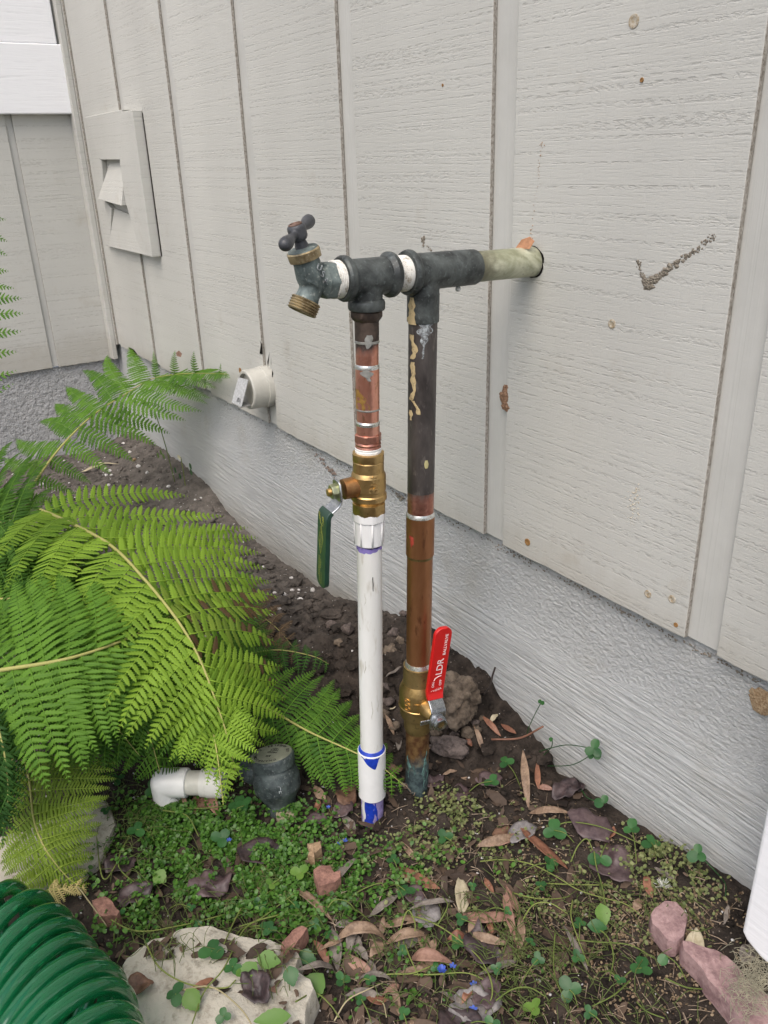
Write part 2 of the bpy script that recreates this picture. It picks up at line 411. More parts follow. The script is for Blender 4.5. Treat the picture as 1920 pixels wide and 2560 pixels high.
v, f = box_vf(LX+.0005, LX+.034, -.014, -.0004, -.04, 2.6); o = mesh('trim_strip', v, f, M_side, ct); bevel(o, .002)
# nail heads and chips on the siding
M_nail = speck_mat('nail_paint', (.30, .22, .12), (.50, .47, .40), 300, .7, 0); M_rust = plain('rust_hole', (.28, .15, .05), .8, ns=400)
for i, (px, py, rr, mt, lb) in enumerate([(1319, 1355, .0045, M_rust, 'rusty nail hole'), (1620, 1485, .0042, M_nail, None), (1680, 1498, .0042, M_nail, None), (1585, 53, .0055, M_nail, None),
                   (1107, 213, .0016, M_rust, None), (1605, 200, .0020, M_rust, None), (601, 927, .006, M_rust, 'rusty nail hole'), (1530, 810, .0045, M_nail, None), (1690, 1562, .0025, M_rust, None)]):
    p = wall(px, py); v, f = lathe_vf((p[0], .0, p[2]), (0, -1, 0), [(0, rr), (.0006, rr), (.0009, rr*.7), (.0005, rr*.55)], 14)
    o = mesh('nail_head', v, f, mt, rw, True, 40)
    if lb: o['label'] = lb
# dried dirt scuffs on the siding (check-mark shaped and others)
M_mud = speck_mat('dried_mud', (.13, .11, .085), (.30, .27, .22), 420, .95, .001)
def splat(name, pts, w0, n, parent, mat=M_mud, yy=-.0004, plane='wall', size=.0022):
    V = []; F = []
    for i in range(n):
        u = random.random(); k = u*(len(pts)-1); a = int(k); s = k-a; b = min(a+1, len(pts)-1)
        px = pts[a][0]*(1-s)+pts[b][0]*s+random.gauss(0, w0); py = pts[a][1]*(1-s)+pts[b][1]*s+random.gauss(0, w0)
        wgt = pts[a][2]*(1-s)+pts[b][2]*s if len(pts[a]) > 2 else 1
        c = wall(px, py, yy); r0 = size*wgt*random.uniform(.4, 1.1); m = 6; o = len(V); V.append((c[0], yy-.0006*wgt, c[2]))
        for q in range(m):
            an = 2*math.pi*q/m; rr = r0*random.uniform(.6, 1.3); V.append((c[0]+rr*math.cos(an)*1.2, yy+.0004, c[2]+rr*math.sin(an)))
        F += [(o, o+1+q, o+1+(q+1) % m) for q in range(m)]
    o = mesh(name, V, F, mat, parent); fix_normals(o); return o
splat('mud_mark', [(1594, 652, .7), (1605, 690, .6), (1618, 714, 1.9)], 3, 60, rw, size=.0019)['label'] = 'dried mud tick mark'
splat('mud_mark', [(1618, 712, 1.8), (1672, 672, 1.4), (1740, 625, .8), (1785, 588, .4)], 4.2, 150, rw, size=.0017)['label'] = 'dried mud tick mark'
splat('mud_mark', [(1056, 595, 1.2), (1060, 612, 1.)], 2.5, 14, rw); splat('mud_mark', [(1068, 618, .8), (1090, 640, .5)], 2.5, 12, rw)
splat('dirt_trail', [(1356, 342, .9), (1345, 440, .4), (1330, 560, .5), (1322, 620, 1.1)], 2.2, 60, rw, speck_mat('trail_dirt', (.28, .19, .12), (.46, .37, .29), 400, .9, 0), size=.0012)
splat('bark_scab', [(1262, 968, 1.3), (1260, 995, 1.8), (1262, 1025, 1.2)], 2, 60, rw, speck_mat('bark', (.12, .06, .03), (.36, .22, .14), 380, .95, .002), size=.0028)
splat('dirt_trail', [(1590, 1220, 1.), (1585, 1260, 1.2), (1575, 1310, .6)], 9, 60, rw, speck_mat('stain_dirt', (.42, .37, .28), (.52, .49, .42), 400, .9, 0), size=.0010)
splat('cobweb_litter', [(790, 1140, 1.), (815, 1165, 1.1), (838, 1190, 1.4)], 3, 40, fw, speck_mat('web_dirt', (.13, .09, .07), (.30, .24, .2), 400, .95, 0), yy=.0095, size=.0024)
splat('cobweb_litter', [(985, 1230, 1.), (1010, 1250, 1.)], 4, 20, fw, M_mud, yy=.0095, size=.0024)
# litter caught along the bottom edge of the siding
for a, b, n in ((700, 1250, 130), (1250, 1900, 190), (430, 700, 70)):
    pts = [(x, 1073+(x-696)*.5222+5) for x in np.linspace(a, b, 12)]
    splat('edge_litter', [(x, y, .8) for x, y in pts], 4, n, fw, M_mud, yy=.0105, size=.0017)
splat('brown_moss_tuft', [(1890, 1745, 1.5), (1915, 1768, 1.6)], 6, 60, fw, speck_mat('tuft', (.20, .12, .06), (.42, .32, .2), 420, .95, .001), yy=.0085, size=.0045)

# white window trim on the left wall
wt = thing('window_trim', (LX, -.3, .56), 'bright white painted wooden window trim high on the left wall', 'window trim')
v, f = box_vf(LX+.0003, LX+.022, -1.6, .0-.0005, .562, .7105); o = mesh('trim_board', v, f, M_white, wt); bevel(o, .003, 3)
v, f = box_vf(LX+.0003, LX+.018, -1.6, -.02, .7115, 2.0); o = mesh('trim_board', v, f, M_white, wt); bevel(o, .003, 3)
# old wooden patch nailed over the siding
wp = thing('wooden_patch', (-1.25, 0, .26), 'grey painted wooden patch with a bow-tie cutout on the far siding', 'wooden patch')
def M_gapshade(): return plain('painted_gap_shade', (.03, .025, .02), .95, spec=.1)
def wpt(xz, y): return Vector((xz[0], y, xz[1]))
def patch_piece(name, pts, y0, y1s, mat=M_side):
    n = len(pts); V = [wpt(p, y0) for p in pts]+[wpt(p, y) for p, y in zip(pts, y1s)]
    F = [tuple(range(n)), tuple(reversed(range(n, 2*n)))]+[(i, (i+1) % n, (i+1) % n+n, i+n) for i in range(n)]
    o = mesh(name, V, F, mat, wp); fix_normals(o); bevel(o, .0015, 2); return o
patch_piece('side_board', [(-1.14, .545), (-1.072, .545), (-1.072, .262), (-1.125, .262), (-1.155, .285), (-1.20, .37), (-1.20, .45)], -.0005, [-.021]*7)
patch_piece('upper_panel', [(-1.43, .55), (-1.145, .55), (-1.205, .455), (-1.36, .457)], -.0006, [-.014, -.016, -.018, -.016])
patch_piece('tilted_slat', [(-1.335, .448), (-1.212, .452), (-1.207, .362), (-1.385, .372)], -.0007, [-.003, -.004, -.030, -.028])
patch_piece('lower_panel', [(-1.34, .352), (-1.21, .340), (-1.135, .262), (-1.40, .262)], -.0008, [-.006, -.008, -.018, -.016])
patch_piece('left_board', [(-1.445, .55), (-1.432, .55), (-1.362, .455), (-1.388, .37), (-1.342, .350), (-1.402, .262), (-1.44, .262)], -.0004, [-.012]*7)

V = [(-1.0712, -.0006, .262), (-1.066, -.0006, .262), (-1.0665, -.0006, .40), (-1.068, -.0006, .54), (-1.0712, -.0006, .54)]; mesh('painted_gap_line', V, [(0, 1, 2, 3, 4)], M_gapshade(), wp)  # shadow in the crack along the patch's right edge, painted as a dark quad
# capped PVC stub low on the siding
M_pvcg = plain('painted_pvc', (.50, .49, .44), .4, var=.1, ns=30)
vp = thing('pipe_stub', (-.61, 0, .07), 'short capped grey plastic pipe stub sticking out of the siding', 'pipe stub')
PS = Vector((-.605, 0, .071))
lathe('pipe_body', PS, (0, -1, 0), [(-.01, .037), (.010, .037), (.011, .0355), (.038, .0352), (.040, .0335), (.040, .0295), (.030, .0290)], M_pvcg, vp, 48, angle=30)
lathe('cap_disc', PS+Vector((0, -.026, 0)), (0, -1, 0), [(0, .0285), (.006, .0285)], plain('pvc_cap', (.55, .53, .46), .5), vp, 40)
v, f = box_vf(-.6265, -.5865, -.062, -.0415, .046, .0478); o = mesh('tag_fold', v, f, plain('tag_edge', (.25, .25, .24), .6), vp); bevel(o, .0006)
V = [(-.6265, -.0605, .048), (-.5865, -.0605, .048), (-.5865, -.0425, .0935), (-.6265, -.0425, .0905), (-.6265, -.0590, .048), (-.5865, -.0590, .048), (-.5865, -.041, .0930), (-.6265, -.041, .0900)]
M_tag = speck_mat('aluminium_tag', (.34, .35, .35), (.55, .56, .57), 200, .45, .0006)
o = mesh('tag_plate', V, [(0, 1, 2, 3), (7, 6, 5, 4), (0, 4, 5, 1), (1, 5, 6, 2), (2, 6, 7, 3), (3, 7, 4, 0)], M_tag, vp)
patches = [(-.615, .058), (-.606, .058)]
M_ink = plain('dark_ink', (.03, .03, .035), .6)
def text(s, size, M4, mat, parent, extrude=.0002, name='lettering', sx=1., space=1.):
    c = bpy.data.curves.new(name, 'FONT'); c.body = s; c.size = size; c.extrude = extrude; c.align_x = 'CENTER'; c.align_y = 'CENTER'
    c.space_character = space; c.resolution_u = 3
    o = bpy.data.objects.new(name, c); COL.objects.link(o); c.materials.append(mat)
    dg = bpy.context.evaluated_depsgraph_get(); dg.update(); me = bpy.data.meshes.new_from_object(o.evaluated_get(dg))
    bpy.data.objects.remove(o); me.materials.clear(); me.transform(M4 @ Matrix.Diagonal((sx, 1, 1, 1)))
    return link(name, me, mat, parent)
def mat4(o, x, y):
    x = Vector(x).normalized(); y = Vector(y); y = (y-x*y.dot(x)).normalized(); z = x.cross(y)
    m = Matrix.Identity(4)
    for i in range(3): m[i][0] = x[i]; m[i][1] = y[i]; m[i][2] = z[i]; m[i][3] = o[i]
    return m
def fontless(s): return s
tg = mat4(Vector((-.600, -.0578, .0565)), (1, 0, 0), (0, .018, .0455))
text('(E1)', .010, tg, M_ink, vp, .0001)
# corner hole's darkness painted as a flat black polygon; crack and split above the stub
M_gap = plain('dark_gap', (.012, .010, .009), 1., spec=.1)
for pl_ in ([(322, 868), (335, 874), (342, 884), (336, 893), (326, 884)], [(649, 884), (652, 860), (649, 850), (655, 862), (656, 886)], [(670, 920), (668, 905), (674, 880), (672, 905)], [(680, 946), (680, 922), (683, 935)]):
    V = [wall(x, y, -.0006) for x, y in pl_]; o = mesh('split_and_hole', V, [tuple(range(len(V)))], M_gap, rw)

# white painted post at the right edge
wb = thing('white_board', (.5, -.03, -.24), 'white painted board end standing against the wall at the right edge', 'board')
n = 10; prof = [(.441, -.232), (.446, -.238), (.455, -.242), (.463, -.2455), (.50, -.247), (.58, -.248), (.58, 1.5), (.4405, 1.5)]
V = [Vector((x, -.052, z)) for x, z in prof]; v, f = slab_vf(V, .05, (0, 1, 0)); o = mesh('board_panel', v, f, M_white, wb); fix_normals(o); bevel(o, .004, 3)

# ================================================================== PLUMBING
HX = .069
def A(s): return Vector((HX, -s, .340+.025*s))
AD = Vector((0, -1, .025)).normalized()
pl = thing('standpipe', (HX, -.2, -.28), 'outdoor tap plumbing of tarnished copper, brass valves and white plastic pipe coming from the wall', 'water pipe')
def metal(name, c1, c2, scale, rough, metallic, lo=.4, hi=.62, r2=None, stretch=(1, 1, 1), c3=None, bd=.0004):
    m, t, p, o = nmat(name); mp = coords(t, stretch); n = noise_n(t, mp, scale, 5, .65, .3); n2 = noise_n(t, mp, scale*5.5, 3, .6)
    f = ramp(t, n, 0, [(lo, 0.), (hi, 1.)]); col = mixc(t, f, c1, c2)
    if c3: col = mixc(t, math_n(t, 'MULTIPLY', ramp(t, n2, 0, [(.58, 0.), (.70, 1.)]), .8), col, c3)
    L(t, col, 0, p, 'Base Color'); p.inputs['Metallic'].default_value = metallic
    rr = ramp(t, f, 0, [(0., rough), (1., r2 if r2 is not None else rough)]); L(t, rr, 0, p, 'Roughness')
    if bd: bump(t, p, n2, bd, .6)
    return m
M_verd = metal('tarnished_bronze', (.040, .045, .045), (.14, .158, .153), 48, .40, .4, .40, .70, .58, c3=(.15, .175, .17))
M_dark = metal('blackened_copper', (.060, .052, .050), (.135, .120, .112), 32, .38, .5, .4, .65, .5, (1, 1, .35), c3=(.19, .17, .155))
M_black = metal('sooty_copper', (.05, .038, .032), (.13, .095, .075), 60, .5, .5, .4, .65, .55)
M_cop = metal('pink_copper', (.74, .33, .23), (.86, .46, .35), 45, .28, .9, .35, .7, .36, (1, 1, .5), c3=(.45, .23, .13))
M_copb = metal('brown_copper', (.31, .135, .055), (.48, .23, .115), 26, .35, .85, .35, .68, .45, (1, 1, .3), c3=(.22, .095, .05))
M_tint = metal('scorched_copper', (.42, .17, .12), (.60, .30, .22), 40, .32, .9, .35, .65, .4, c3=(.25, .12, .08))
M_solder = metal('solder', (.55, .56, .50), (.78, .79, .78), 80, .22, .8, .35, .65, .35)
M_dsold = metal('dull_solder', (.28, .28, .25), (.46, .46, .43), 80, .5, .5, .35, .65, .5)
M_brass = metal('brass', (.50, .33, .13), (.62, .43, .19), 50, .33, .95, .35, .65, .42, c3=(.40, .26, .10))
M_brassd = metal('olive_brass', (.22, .16, .065), (.36, .26, .11), 40, .42, .8, .35, .65, .5, c3=(.16, .12, .06))
M_tape = plain('thread_tape', (.83, .83, .80), .6, var=.06, ns=200, bd=.0012)
M_tape_old = speck_mat('old_thread_tape', (.33, .29, .22), (.76, .75, .70), 150, .7, .0015, .38, .5)
M_pvc = metal('white_pvc', (.70, .70, .66), (.78, .78, .755), 18, .34, 0., .35, .6, .42, (1, 1, .25), c3=(.52, .49, .42), bd=.0001)
M_pvcw = plain('bright_pvc', (.82, .82, .81), .35, var=.04, ns=40)
M_green = plain('green_vinyl', (.012, .045, .028), .33, var=.2, coat=.3)
M_red = plain('red_vinyl', (.56, .012, .012), .3, var=.06, coat=.35)
M_zinc = metal('zinc_plate', (.36, .38, .40), (.60, .62, .64), 90, .22, 1., .35, .65, .32)
M_zolive = metal('yellow_zinc', (.36, .38, .22), (.50, .52, .36), 70, .3, .9, .35, .65, .4)
M_hand = plain('grey_enamel', (.055, .058, .065), .42, var=.25, ns=90, spec=.5)
M_yprint = plain('yellow_print', (.36, .36, .05), .6, var=.05); M_wprint = plain('white_print', (.85, .72, .72), .6, var=.05)
def stubmat():
    m, t, p, o = nmat('stained_stub_pipe'); mp = coords(t, (1, .6, 1), (0, 0, .6)); n = noise_n(t, mp, 22, 5, .65, 1.); n2 = noise_n(t, coords(t), 170, 3)
    col = mixc(t, ramp(t, n, 0, [(.38, 0.), (.60, 1.)]), (.26, .27, .17), (.60, .61, .46))
    s = N(t, 'SeparateXYZ'); L(t, coords(t), 0, s, 0); yy = math_n(t, 'MULTIPLY', s, 0.); t.links.new(s.outputs[1], yy.inputs[0]); yy.inputs[1].default_value = -11.
    f = ramp(t, math_n(t, 'ADD', yy, math_n(t, 'MULTIPLY', n2, .35)), 0, [(.72, 0.), (1.02, 1.)])
    col = mixc(t, math_n(t, 'MULTIPLY', f, .8), col, (.13, .12, .075))
    col = mixc(t, math_n(t, 'MULTIPLY', ramp(t, n2, 0, [(.62, 0.), (.7, 1.)]), .6), col, (.20, .20, .14))
    L(t, col, 0, p, 'Base Color'); p.inputs['Roughness'].default_value = .42; p.inputs['Metallic'].default_value = .15; return m
lathe('stub_pipe', A(-.004), AD, [(0, .0150), (.084, .0148)], stubmat(), pl, 48)
# hole rim and a chip of wood above it
V = []; F = []
for k in range(25):
    an = 2*math.pi*k/24; r1 = .0157+.0018*max(0, math.sin(an*2.3+1))+random.uniform(0, .001)
    V += [(HX+.0155*math.cos(an), -.0004, .340+.0155*math.sin(an)), (HX+r1*math.cos(an), -.0004, .340+r1*math.sin(an))]
F = [(2*i, 2*i+1, 2*i+3, 2*i+2) for i in range(24)]
mesh('pipe_hole', V, F, M_gap, rw)
c = wall(1303, 613, -.018); V = [c+np.array(q) for q in ((-.008, 0, -.003), (.009, .004, -.003), (.011, .008, .004), (.004, .008, .008), (-.004, .004, .005))]
v, f = slab_vf(V, .0015, (.2, -.6, -.3)); o = mesh('wood_chip', v, f, plain('orange_chip', (.38, .19, .10), .8, var=.2, ns=200)); fix_normals(o)
tag(o, 'orange-brown wood chip lying on the pipe where it enters the wall', 'wood chip')
# reducer / tee nearest the wall
lathe('reducer', A(.078), AD, [(0, .0150), (.0, .0166), (.002, .0172), (.034, .0172), (.036, .0166)], M_verd, pl, 48)
D2t = A(.14); 
def axis_bottom(top, px, py):
    n = Vector((CF[0], CF[1], 0)).normalized(); d = Vector(ray(px, py)); c0 = Vector(CAM); t = (top-c0).dot(n)/d.dot(n); return c0+d*t
D2b = axis_bottom(D2t, 1042, 1985); D2 = (D2b-D2t).normalized()
D1t = A(.205); D1b = axis_bottom(D1t, 932, 2110); D1 = (D1b-D1t).normalized()
_v, _f = lathe_vf(A(.112), AD, [(0, .0168), (.002, .0173), (.042, .0173), (.0425, .0168)], 40)
_v2, _f2 = lathe_vf(D2t, D2, [(0, .0150), (.0245, .0158)], 40)
cast_body('tee_fitting', [(_v, _f), (_v2, _f2)], M_verd, pl, .0009, 5)
lathe('tee_rim', A(.1525), AD, [(0, .0165), (.001, .0200), (.003, .0212), (.006, .0212), (.0085, .0200), (.0088, .0150)], M_verd, pl, 48)
def thread(t0, t1, r, pitch=.0018, d=.0008):
    out = [(t0, r-d)]; t_ = t0
    while t_ < t1: out += [(t_+pitch*.5, r), (t_+pitch, r-d)]; t_ += pitch
    return out
lathe('nipple', A(.160), AD, thread(0, .017, .0166), M_tape_old, pl, 40)
lathe('tee_rim', A(.1760), AD, [(0, .0150), (.0003, .0198), (.002, .0207), (.005, .0207), (.009, .0170)], M_verd, pl, 48)
_a = lathe_vf(A(.182), AD, [(0, .0168), (.042, .0166)], 40); _b = lathe_vf(D1t, D1, [(0, .0148), (.024, .0150)], 40)
cast_body('tee_fitting', [_a, _b], M_verd, pl, .0009, 6)
lathe('tee_rim', A(.2225), AD, [(0, .0165), (.002, .0192), (.004, .0203), (.008, .0203), (.0103, .0188), (.0106, .0150)], M_verd, pl, 48)
lathe('nipple', A(.233), AD, thread(0, .009, .0168), M_tape_old, pl, 40)
def on1(py, off=0.):   # height along an axis for a photo row
    return _on(D1t, D1, py, off)
def on2(py, off=0.): return _on(D2t, D2, py, off)
def _on(T, D, py, off):
    lo, hi = 0., .8
    for _ in range(40):
        m = (lo+hi)/2
        if proj(T+D*m)[1] < py-off: lo = m
        else: hi = m
    return lo
def seg(which, name, y0, y1, r, mat, n=None, prof=None, chamfer=.0006, sgm=48, angle=32, phase=0.):
    T, D, on = (D1t, D1, on1) if which == 1 else (D2t, D2, on2)
    e = 5 if y0 < 1200 else 9
    a, b = on(y0, e), on(y1, e)
    pr = prof or [(0, r-chamfer), (chamfer, r), (1-0., None)]
    if prof: P = [(a+(b-a)*u, rr) for u, rr in prof]
    else: P = [(a, r-chamfer), (a+chamfer, r), (b-chamfer, r), (b, r-chamfer)]
    return lathe(name, T, D, P, mat, pl, sgm, n, angle, phase)
# ---- column 1 (left)
seg(1, 'tee_rim', 752, 779, .0174, M_verd, prof=[(0, .0150), (.15, .0168), (.35, .0174), (.85, .0174), (1, .0166)])
seg(1, 'hex_adapter', 779, 808, .0148, M_black, n=6, prof=[(0, .0138), (.15, .0150), (.6, .0150), (.85, .0132), (1, .0118)], phase=.4)
seg(1, 'copper_pipe', 806, 858, .0115, M_black)
seg(1, 'solder_ring', 854, 862, .0119, M_dsold)
PIPE_T1 = seg(1, 'copper_pipe', 858, 916, .0110, M_cop)
seg(1, 'solder_ring', 914, 925, .0119, M_solder, prof=[(0, .0111), (.4, .0119), (1, .0117)])
seg(1, 'copper_coupling', 922, 1026, .0116, M_cop)
seg(1, 'solder_ring', 1023, 1029, .0118, M_dsold)
seg(1, 'copper_pipe', 1026, 1060, .0109, M_cop)
seg(1, 'solder_ring', 1056, 1066, .0119, M_solder, prof=[(0, .0110), (.4, .0119), (1, .0116)])
seg(1, 'copper_adapter', 1063, 1090, .0116, M_cop)
seg(1, 'hex_collar', 1088, 1108, .0137, M_tint, n=6, phase=.25, chamfer=.0008)
seg(1, 'copper_flange', 1107, 1124, .0128, M_tint, prof=[(0, .0120), (.3, .0130), (.55, .0124), (.8, .0130), (1, .0120)])
seg(1, 'thread_tape', 1121, 1142, .0132, M_tape, prof=[(0, .0124), (.1, .0131), (.3, .0128), (.4, .0133), (.6, .0129), (.8, .0134), (1, .0128)])
def grad_metal(name, which, y0, y1, A_, B_, noise_sc=38, amp=.5):
    """tarnish that ends in an uneven edge between two heights on the pipe: A_ above, B_ below; (c1, c2, rough, metallic)"""
    T, D, on = (D1t, D1, on1) if which == 1 else (D2t, D2, on2)
    za, zb = (T+D*on(y0, 7)).z, (T+D*on(y1, 7)).z
    m, t, p, o = nmat(name); n = noise_n(t, coords(t, (1, 1, .55)), noise_sc, 5, .66, .3); n2 = noise_n(t, coords(t), noise_sc*5, 3, .6)
    g = N(t, 'SeparateXYZ'); L(t, coords(t), 0, g, 0); k = math_n(t, 'MULTIPLY', g, 0.); t.links.new(g.outputs[2], k.inputs[0]); k.inputs[1].default_value = 1/(za-zb)
    q = math_n(t, 'ADD', k, -zb/(za-zb)); q = math_n(t, 'ADD', q, math_n(t, 'MULTIPLY', math_n(t, 'ADD', n, -.5), amp*5)); q = math_n(t, 'ADD', q, math_n(t, 'MULTIPLY', math_n(t, 'ADD', n2, -.5), amp*1.6))
    f = ramp(t, q, 0, [(.2, 0.), (.8, 1.)]); cr = ramp(t, n2, 0, [(.38, 0.), (.64, 1.)])
    col = mixc(t, f, mixc(t, cr, B_[0], B_[1]), mixc(t, cr, A_[0], A_[1])); L(t, col, 0, p, 'Base Color')
    L(t, mixc(t, f, (B_[2],)*3, (A_[2],)*3), 0, p, 'Roughness'); L(t, mixc(t, f, (B_[3],)*3, (A_[3],)*3), 0, p, 'Metallic'); bump(t, p, n2, .0003, .5); return m
def soot(which, y, span, mat, name, r, parent, amp=.5, seed=1, flip=False):
    """irregular band wrapped round a pipe: a real thin film following its surface"""
    T, D, on = (D1t, D1, on1) if which == 1 else (D2t, D2, on2)
    a, b = on(y, 7), on(y+span, 7); ax, ay, d = frame(D); V = []; F = []; n = 64
    for k in range(n+1):
        an = 2*math.pi*k/n; q = .5+.5*mn.fractal((math.cos(an)*2.1, math.sin(an)*2.1, seed*3.7), .8, 2.2, 4)*1.3
        e = a+(b-a)*((1-amp)+amp*q*1.2) if not flip else b-(b-a)*((1-amp)+amp*q*1.2)
        for tt in ((a, e) if not flip else (e, b)): V.append(T+D*tt+ax*(r*math.cos(an))+ay*(r*math.sin(an)))
    F = [(2*i, 2*i+1, 2*i+3, 2*i+2) for i in range(n)]
    o = mesh(name, V, F, mat, parent, True); return o
def smear(which, pts, r, mat, name, parent, wob=1., n=26, seed=0, thick=.0004):
    """a dried run on a pipe: pts = (photo x, photo y, half width px)"""
    T, D, on = (D1t, D1, on1) if which == 1 else (D2t, D2, on2)
    ax, ay, d = frame(D); V = []; F = []
    vis = (Vector(CAM)-T); vis = (vis-d*vis.dot(d)).normalized(); rt = d.cross(vis)*-1.
    if rt.dot(Vector(CR)) < 0: rt = -rt
    for i in range(n):
        u = i/(n-1)*(len(pts)-1); k = min(int(u), len(pts)-2); s = u-k
        x = pts[k][0]*(1-s)+pts[k+1][0]*s; y = pts[k][1]*(1-s)+pts[k+1][1]*s; hw = pts[k][2]*(1-s)+pts[k+1][2]*s
        hw *= 1+wob*.75*mn.noise((y*.09, seed*5.1, .3)); x += wob*4*mn.noise((y*.05, seed*2.3, 7.))
        tt = on(y, 6); c = T+D*tt; dep = (c-Vector(CAM)).dot(Vector(CF)); cx = proj(c)[0]
        for sx in (-1, -.33, .33, 1):
            off = (x+sx*hw-cx)*dep/FPX; off = max(-.97*r, min(.97*r, off)); an = math.asin(off/r)
            rr = r+(thick if abs(sx) < 1 else .00005); V.append(c+vis*(rr*math.cos(an))+rt*(rr*math.sin(an)))
    for i in range(n-1):
        for q in range(3): F.append((i*4+q, i*4+q+1, i*4+q+5, i*4+q+4))
    o = mesh(name, V, F, mat, parent, True); return o
PIPE_T1.data.materials[0] = grad_metal('heat_blackened_copper', 1, 862, 900, ((.045, .035, .032), (.12, .085, .07), .5, .4), ((.60, .26, .18), (.72, .36, .27), .3, .9), 45, .35)
M_flux = metal('flux_stain', (.36, .20, .05), (.46, .27, .08), 50, .4, .4)
smear(1, [(890, 975, 8), (897, 1000, 17), (899, 1024, 20)], .01165, M_flux, 'flux_stain', pl, 1., seed=2)
smear(1, [(915, 925, 10), (918, 940, 14), (924, 952, 6)], .01165, M_dsold, 'patina_spot', pl, 1.5, seed=5)
smear(1, [(924, 838, 6), (922, 856, 9), (920, 872, 3)], .0121, M_dsold, 'patina_spot', pl, 1.5, seed=6)
# brass valve on column 1
bv = None
def valve_profile(which, rows, mat, name='ball_valve', parent=pl):
    T, D, on = (D1t, D1, on1) if which == 1 else (D2t, D2, on2)
    return [(on(y, 8), r) for y, r in rows]
body = lathe('ball_valve', D1t, D1, valve_profile(1, [(1138, .0130), (1139, .0152), (1158, .0152), (1160, .0156), (1184, .0157), (1190, .0170), (1194, .0176), (1228, .0177), (1231, .0172), (1238, .0172), (1241, .0184), (1252, .0184), (1256, .0168), (1259, .0160), (1290, .0160), (1292, .0148)], None), M_brass, pl, 64, angle=16)
lathe('hex_end', D1t, D1, valve_profile(1, [(1137, .0145), (1139, .0163), (1155, .0163), (1160, .0150)], None), M_brass, body, 48, 8, phase=.2)
lathe('hex_end', D1t, D1, valve_profile(1, [(1258, .0150), (1261, .0172), (1286, .0172), (1291, .0160)], None), M_brass, body, 48, 8, phase=.2)
VC = D1t+D1*on1(1216, 6); SD = Vector((-.12, -1, 0)).normalized()
lathe('stem_bonnet', VC, SD, [(0, .0110), (.018, .0108), (.0285, .0104), (.029, .0086), (.0292, .0070)], metal('brown_brass', (.30, .15, .06), (.42, .24, .10), 60, .4, .9), body, 36)
side = SD.cross(Vector((0, 0, 1))).normalized()      # along the wall
if side.x < 0: side = -side
UP = Vector((0, 0, 1))
def strap(path, widths, th, mat, name, parent, round_end=True, nseg=10, bev=.0008):
    """flat bent bar: path of points (in the plane normal to side), width along side"""
    V = []; F = []; n = len(path)
    for i, (p, wd) in enumerate(zip(path, widths)):
        d = (path[min(i+1, n-1)]-path[max(i-1, 0)]).normalized(); nn = side.cross(d).normalized()
        for sx, sy in ((-1, -1), (1, -1), (1, 1), (-1, 1)): V.append(p+side*(sx*wd)+nn*(sy*th))
    for i in range(n-1):
        for q in range(4): F.append((i*4+q, i*4+(q+1) % 4, i*4+4+(q+1) % 4, i*4+4+q))
    F += [(0, 1, 2, 3), ((n-1)*4+3, (n-1)*4+2, (n-1)*4+1, (n-1)*4)]
    o = mesh(name, V, F, mat, parent, True, 40); fix_normals(o); bevel(o, bev, 3, 50); return o
p0 = VC+SD*.0345
lev = strap([p0+UP*.0115, p0+UP*.009, p0, p0-UP*.008, p0-UP*.0115+SD*.0008, p0-UP*.0145+SD*.0035, p0-UP*.0185+SD*.0095, p0-UP*.0205+SD*.0125], [.005, .0085, .0100, .0100, .0100, .0100, .0100, .0100], .0011, M_zinc, 'lever_plate', body)
plate_face = strap([p0+UP*.0095+SD*.0013, p0-UP*.011+SD*.0013], [.0075, .0090], .00012, M_zolive, 'washer_face', body, bev=.00005)
lathe('lever_nut', p0+SD*.001, SD, [(0, .0072), (.0005, .0078), (.0058, .0078), (.0066, .0070)], M_zolive, body, 36, 6)
lathe('stem_end', p0+SD*.006, SD, thread(0, .0045, .0040, .001, .0004), M_brass, body, 24)
pe = p0-UP*.0185+SD*.0110
sp = [pe, pe-UP*.003+SD*.0035, pe-UP*.007+SD*.0048]+[pe-UP*(.007+k*.0076)+SD*(.0048+.0007*k) for k in range(1, 10)]
wd = [.0108, .0112, .0114]+[.0114]*9; end = sp[-1]
sp += [end-UP*.003, end-UP*.0055, end-UP*.0072, end-UP*.008]; wd += [.0104, .0085, .0058, .0025]
slv = strap(sp, wd, .0026, M_green, 'lever_sleeve', body, bev=.0018)
fn = -side.cross(UP); 
if fn.dot(SD) < 0: fn = -fn
fc = pe-UP*.042+SD*(.0048+.0028+.0033)-side*.001
SLN = (SD*-.092).to_3d() if False else SD*-.092
def sleeve_line(pts, rad, mat, nm='printed_line'):
    v, f = tube_vf([fc+side*x+UP*y+SLN*y for x, y in pts], rad, 5); return mesh(nm, v, f, mat, body)
sleeve_line([(0, .026), (.0052, .011), (0, -.004), (-.0052, .011), (0, .026)], .00014, M_yprint)
sleeve_line([(-.0035, .033), (-.0015, .029), (.002, .0275), (.005, .0275)], .00018, M_yprint)
text('ON', .0052, mat4(fc+side*.0040+UP*.0335+SLN*.0335, -UP, side), M_yprint, body, .0001); text('OFF', .0050, mat4(fc-side*.0050+UP*.036+SLN*.036, -UP, side), M_yprint, body, .0001)
rows = []
for cx, y0, y1 in ((.0012, .0205, .003), (-.0014, .019, .003), (-.0036, -.007, -.028), (-.0012, -.007, -.034), (.0012, -.010, -.020), (.0030, -.024, -.036)):
    y = y0
    while y > y1:
        ln = random.uniform(.0007, .0018); rows.append(tube_vf([fc+side*(cx-.0004)+UP*y+SLN*y, fc+side*(cx+.0004)+UP*(y-ln)+SLN*(y-ln)], .00010, 4)); y -= ln+.0010
v, f = merge(rows); mesh('fine_print', v, f, M_yprint, body)
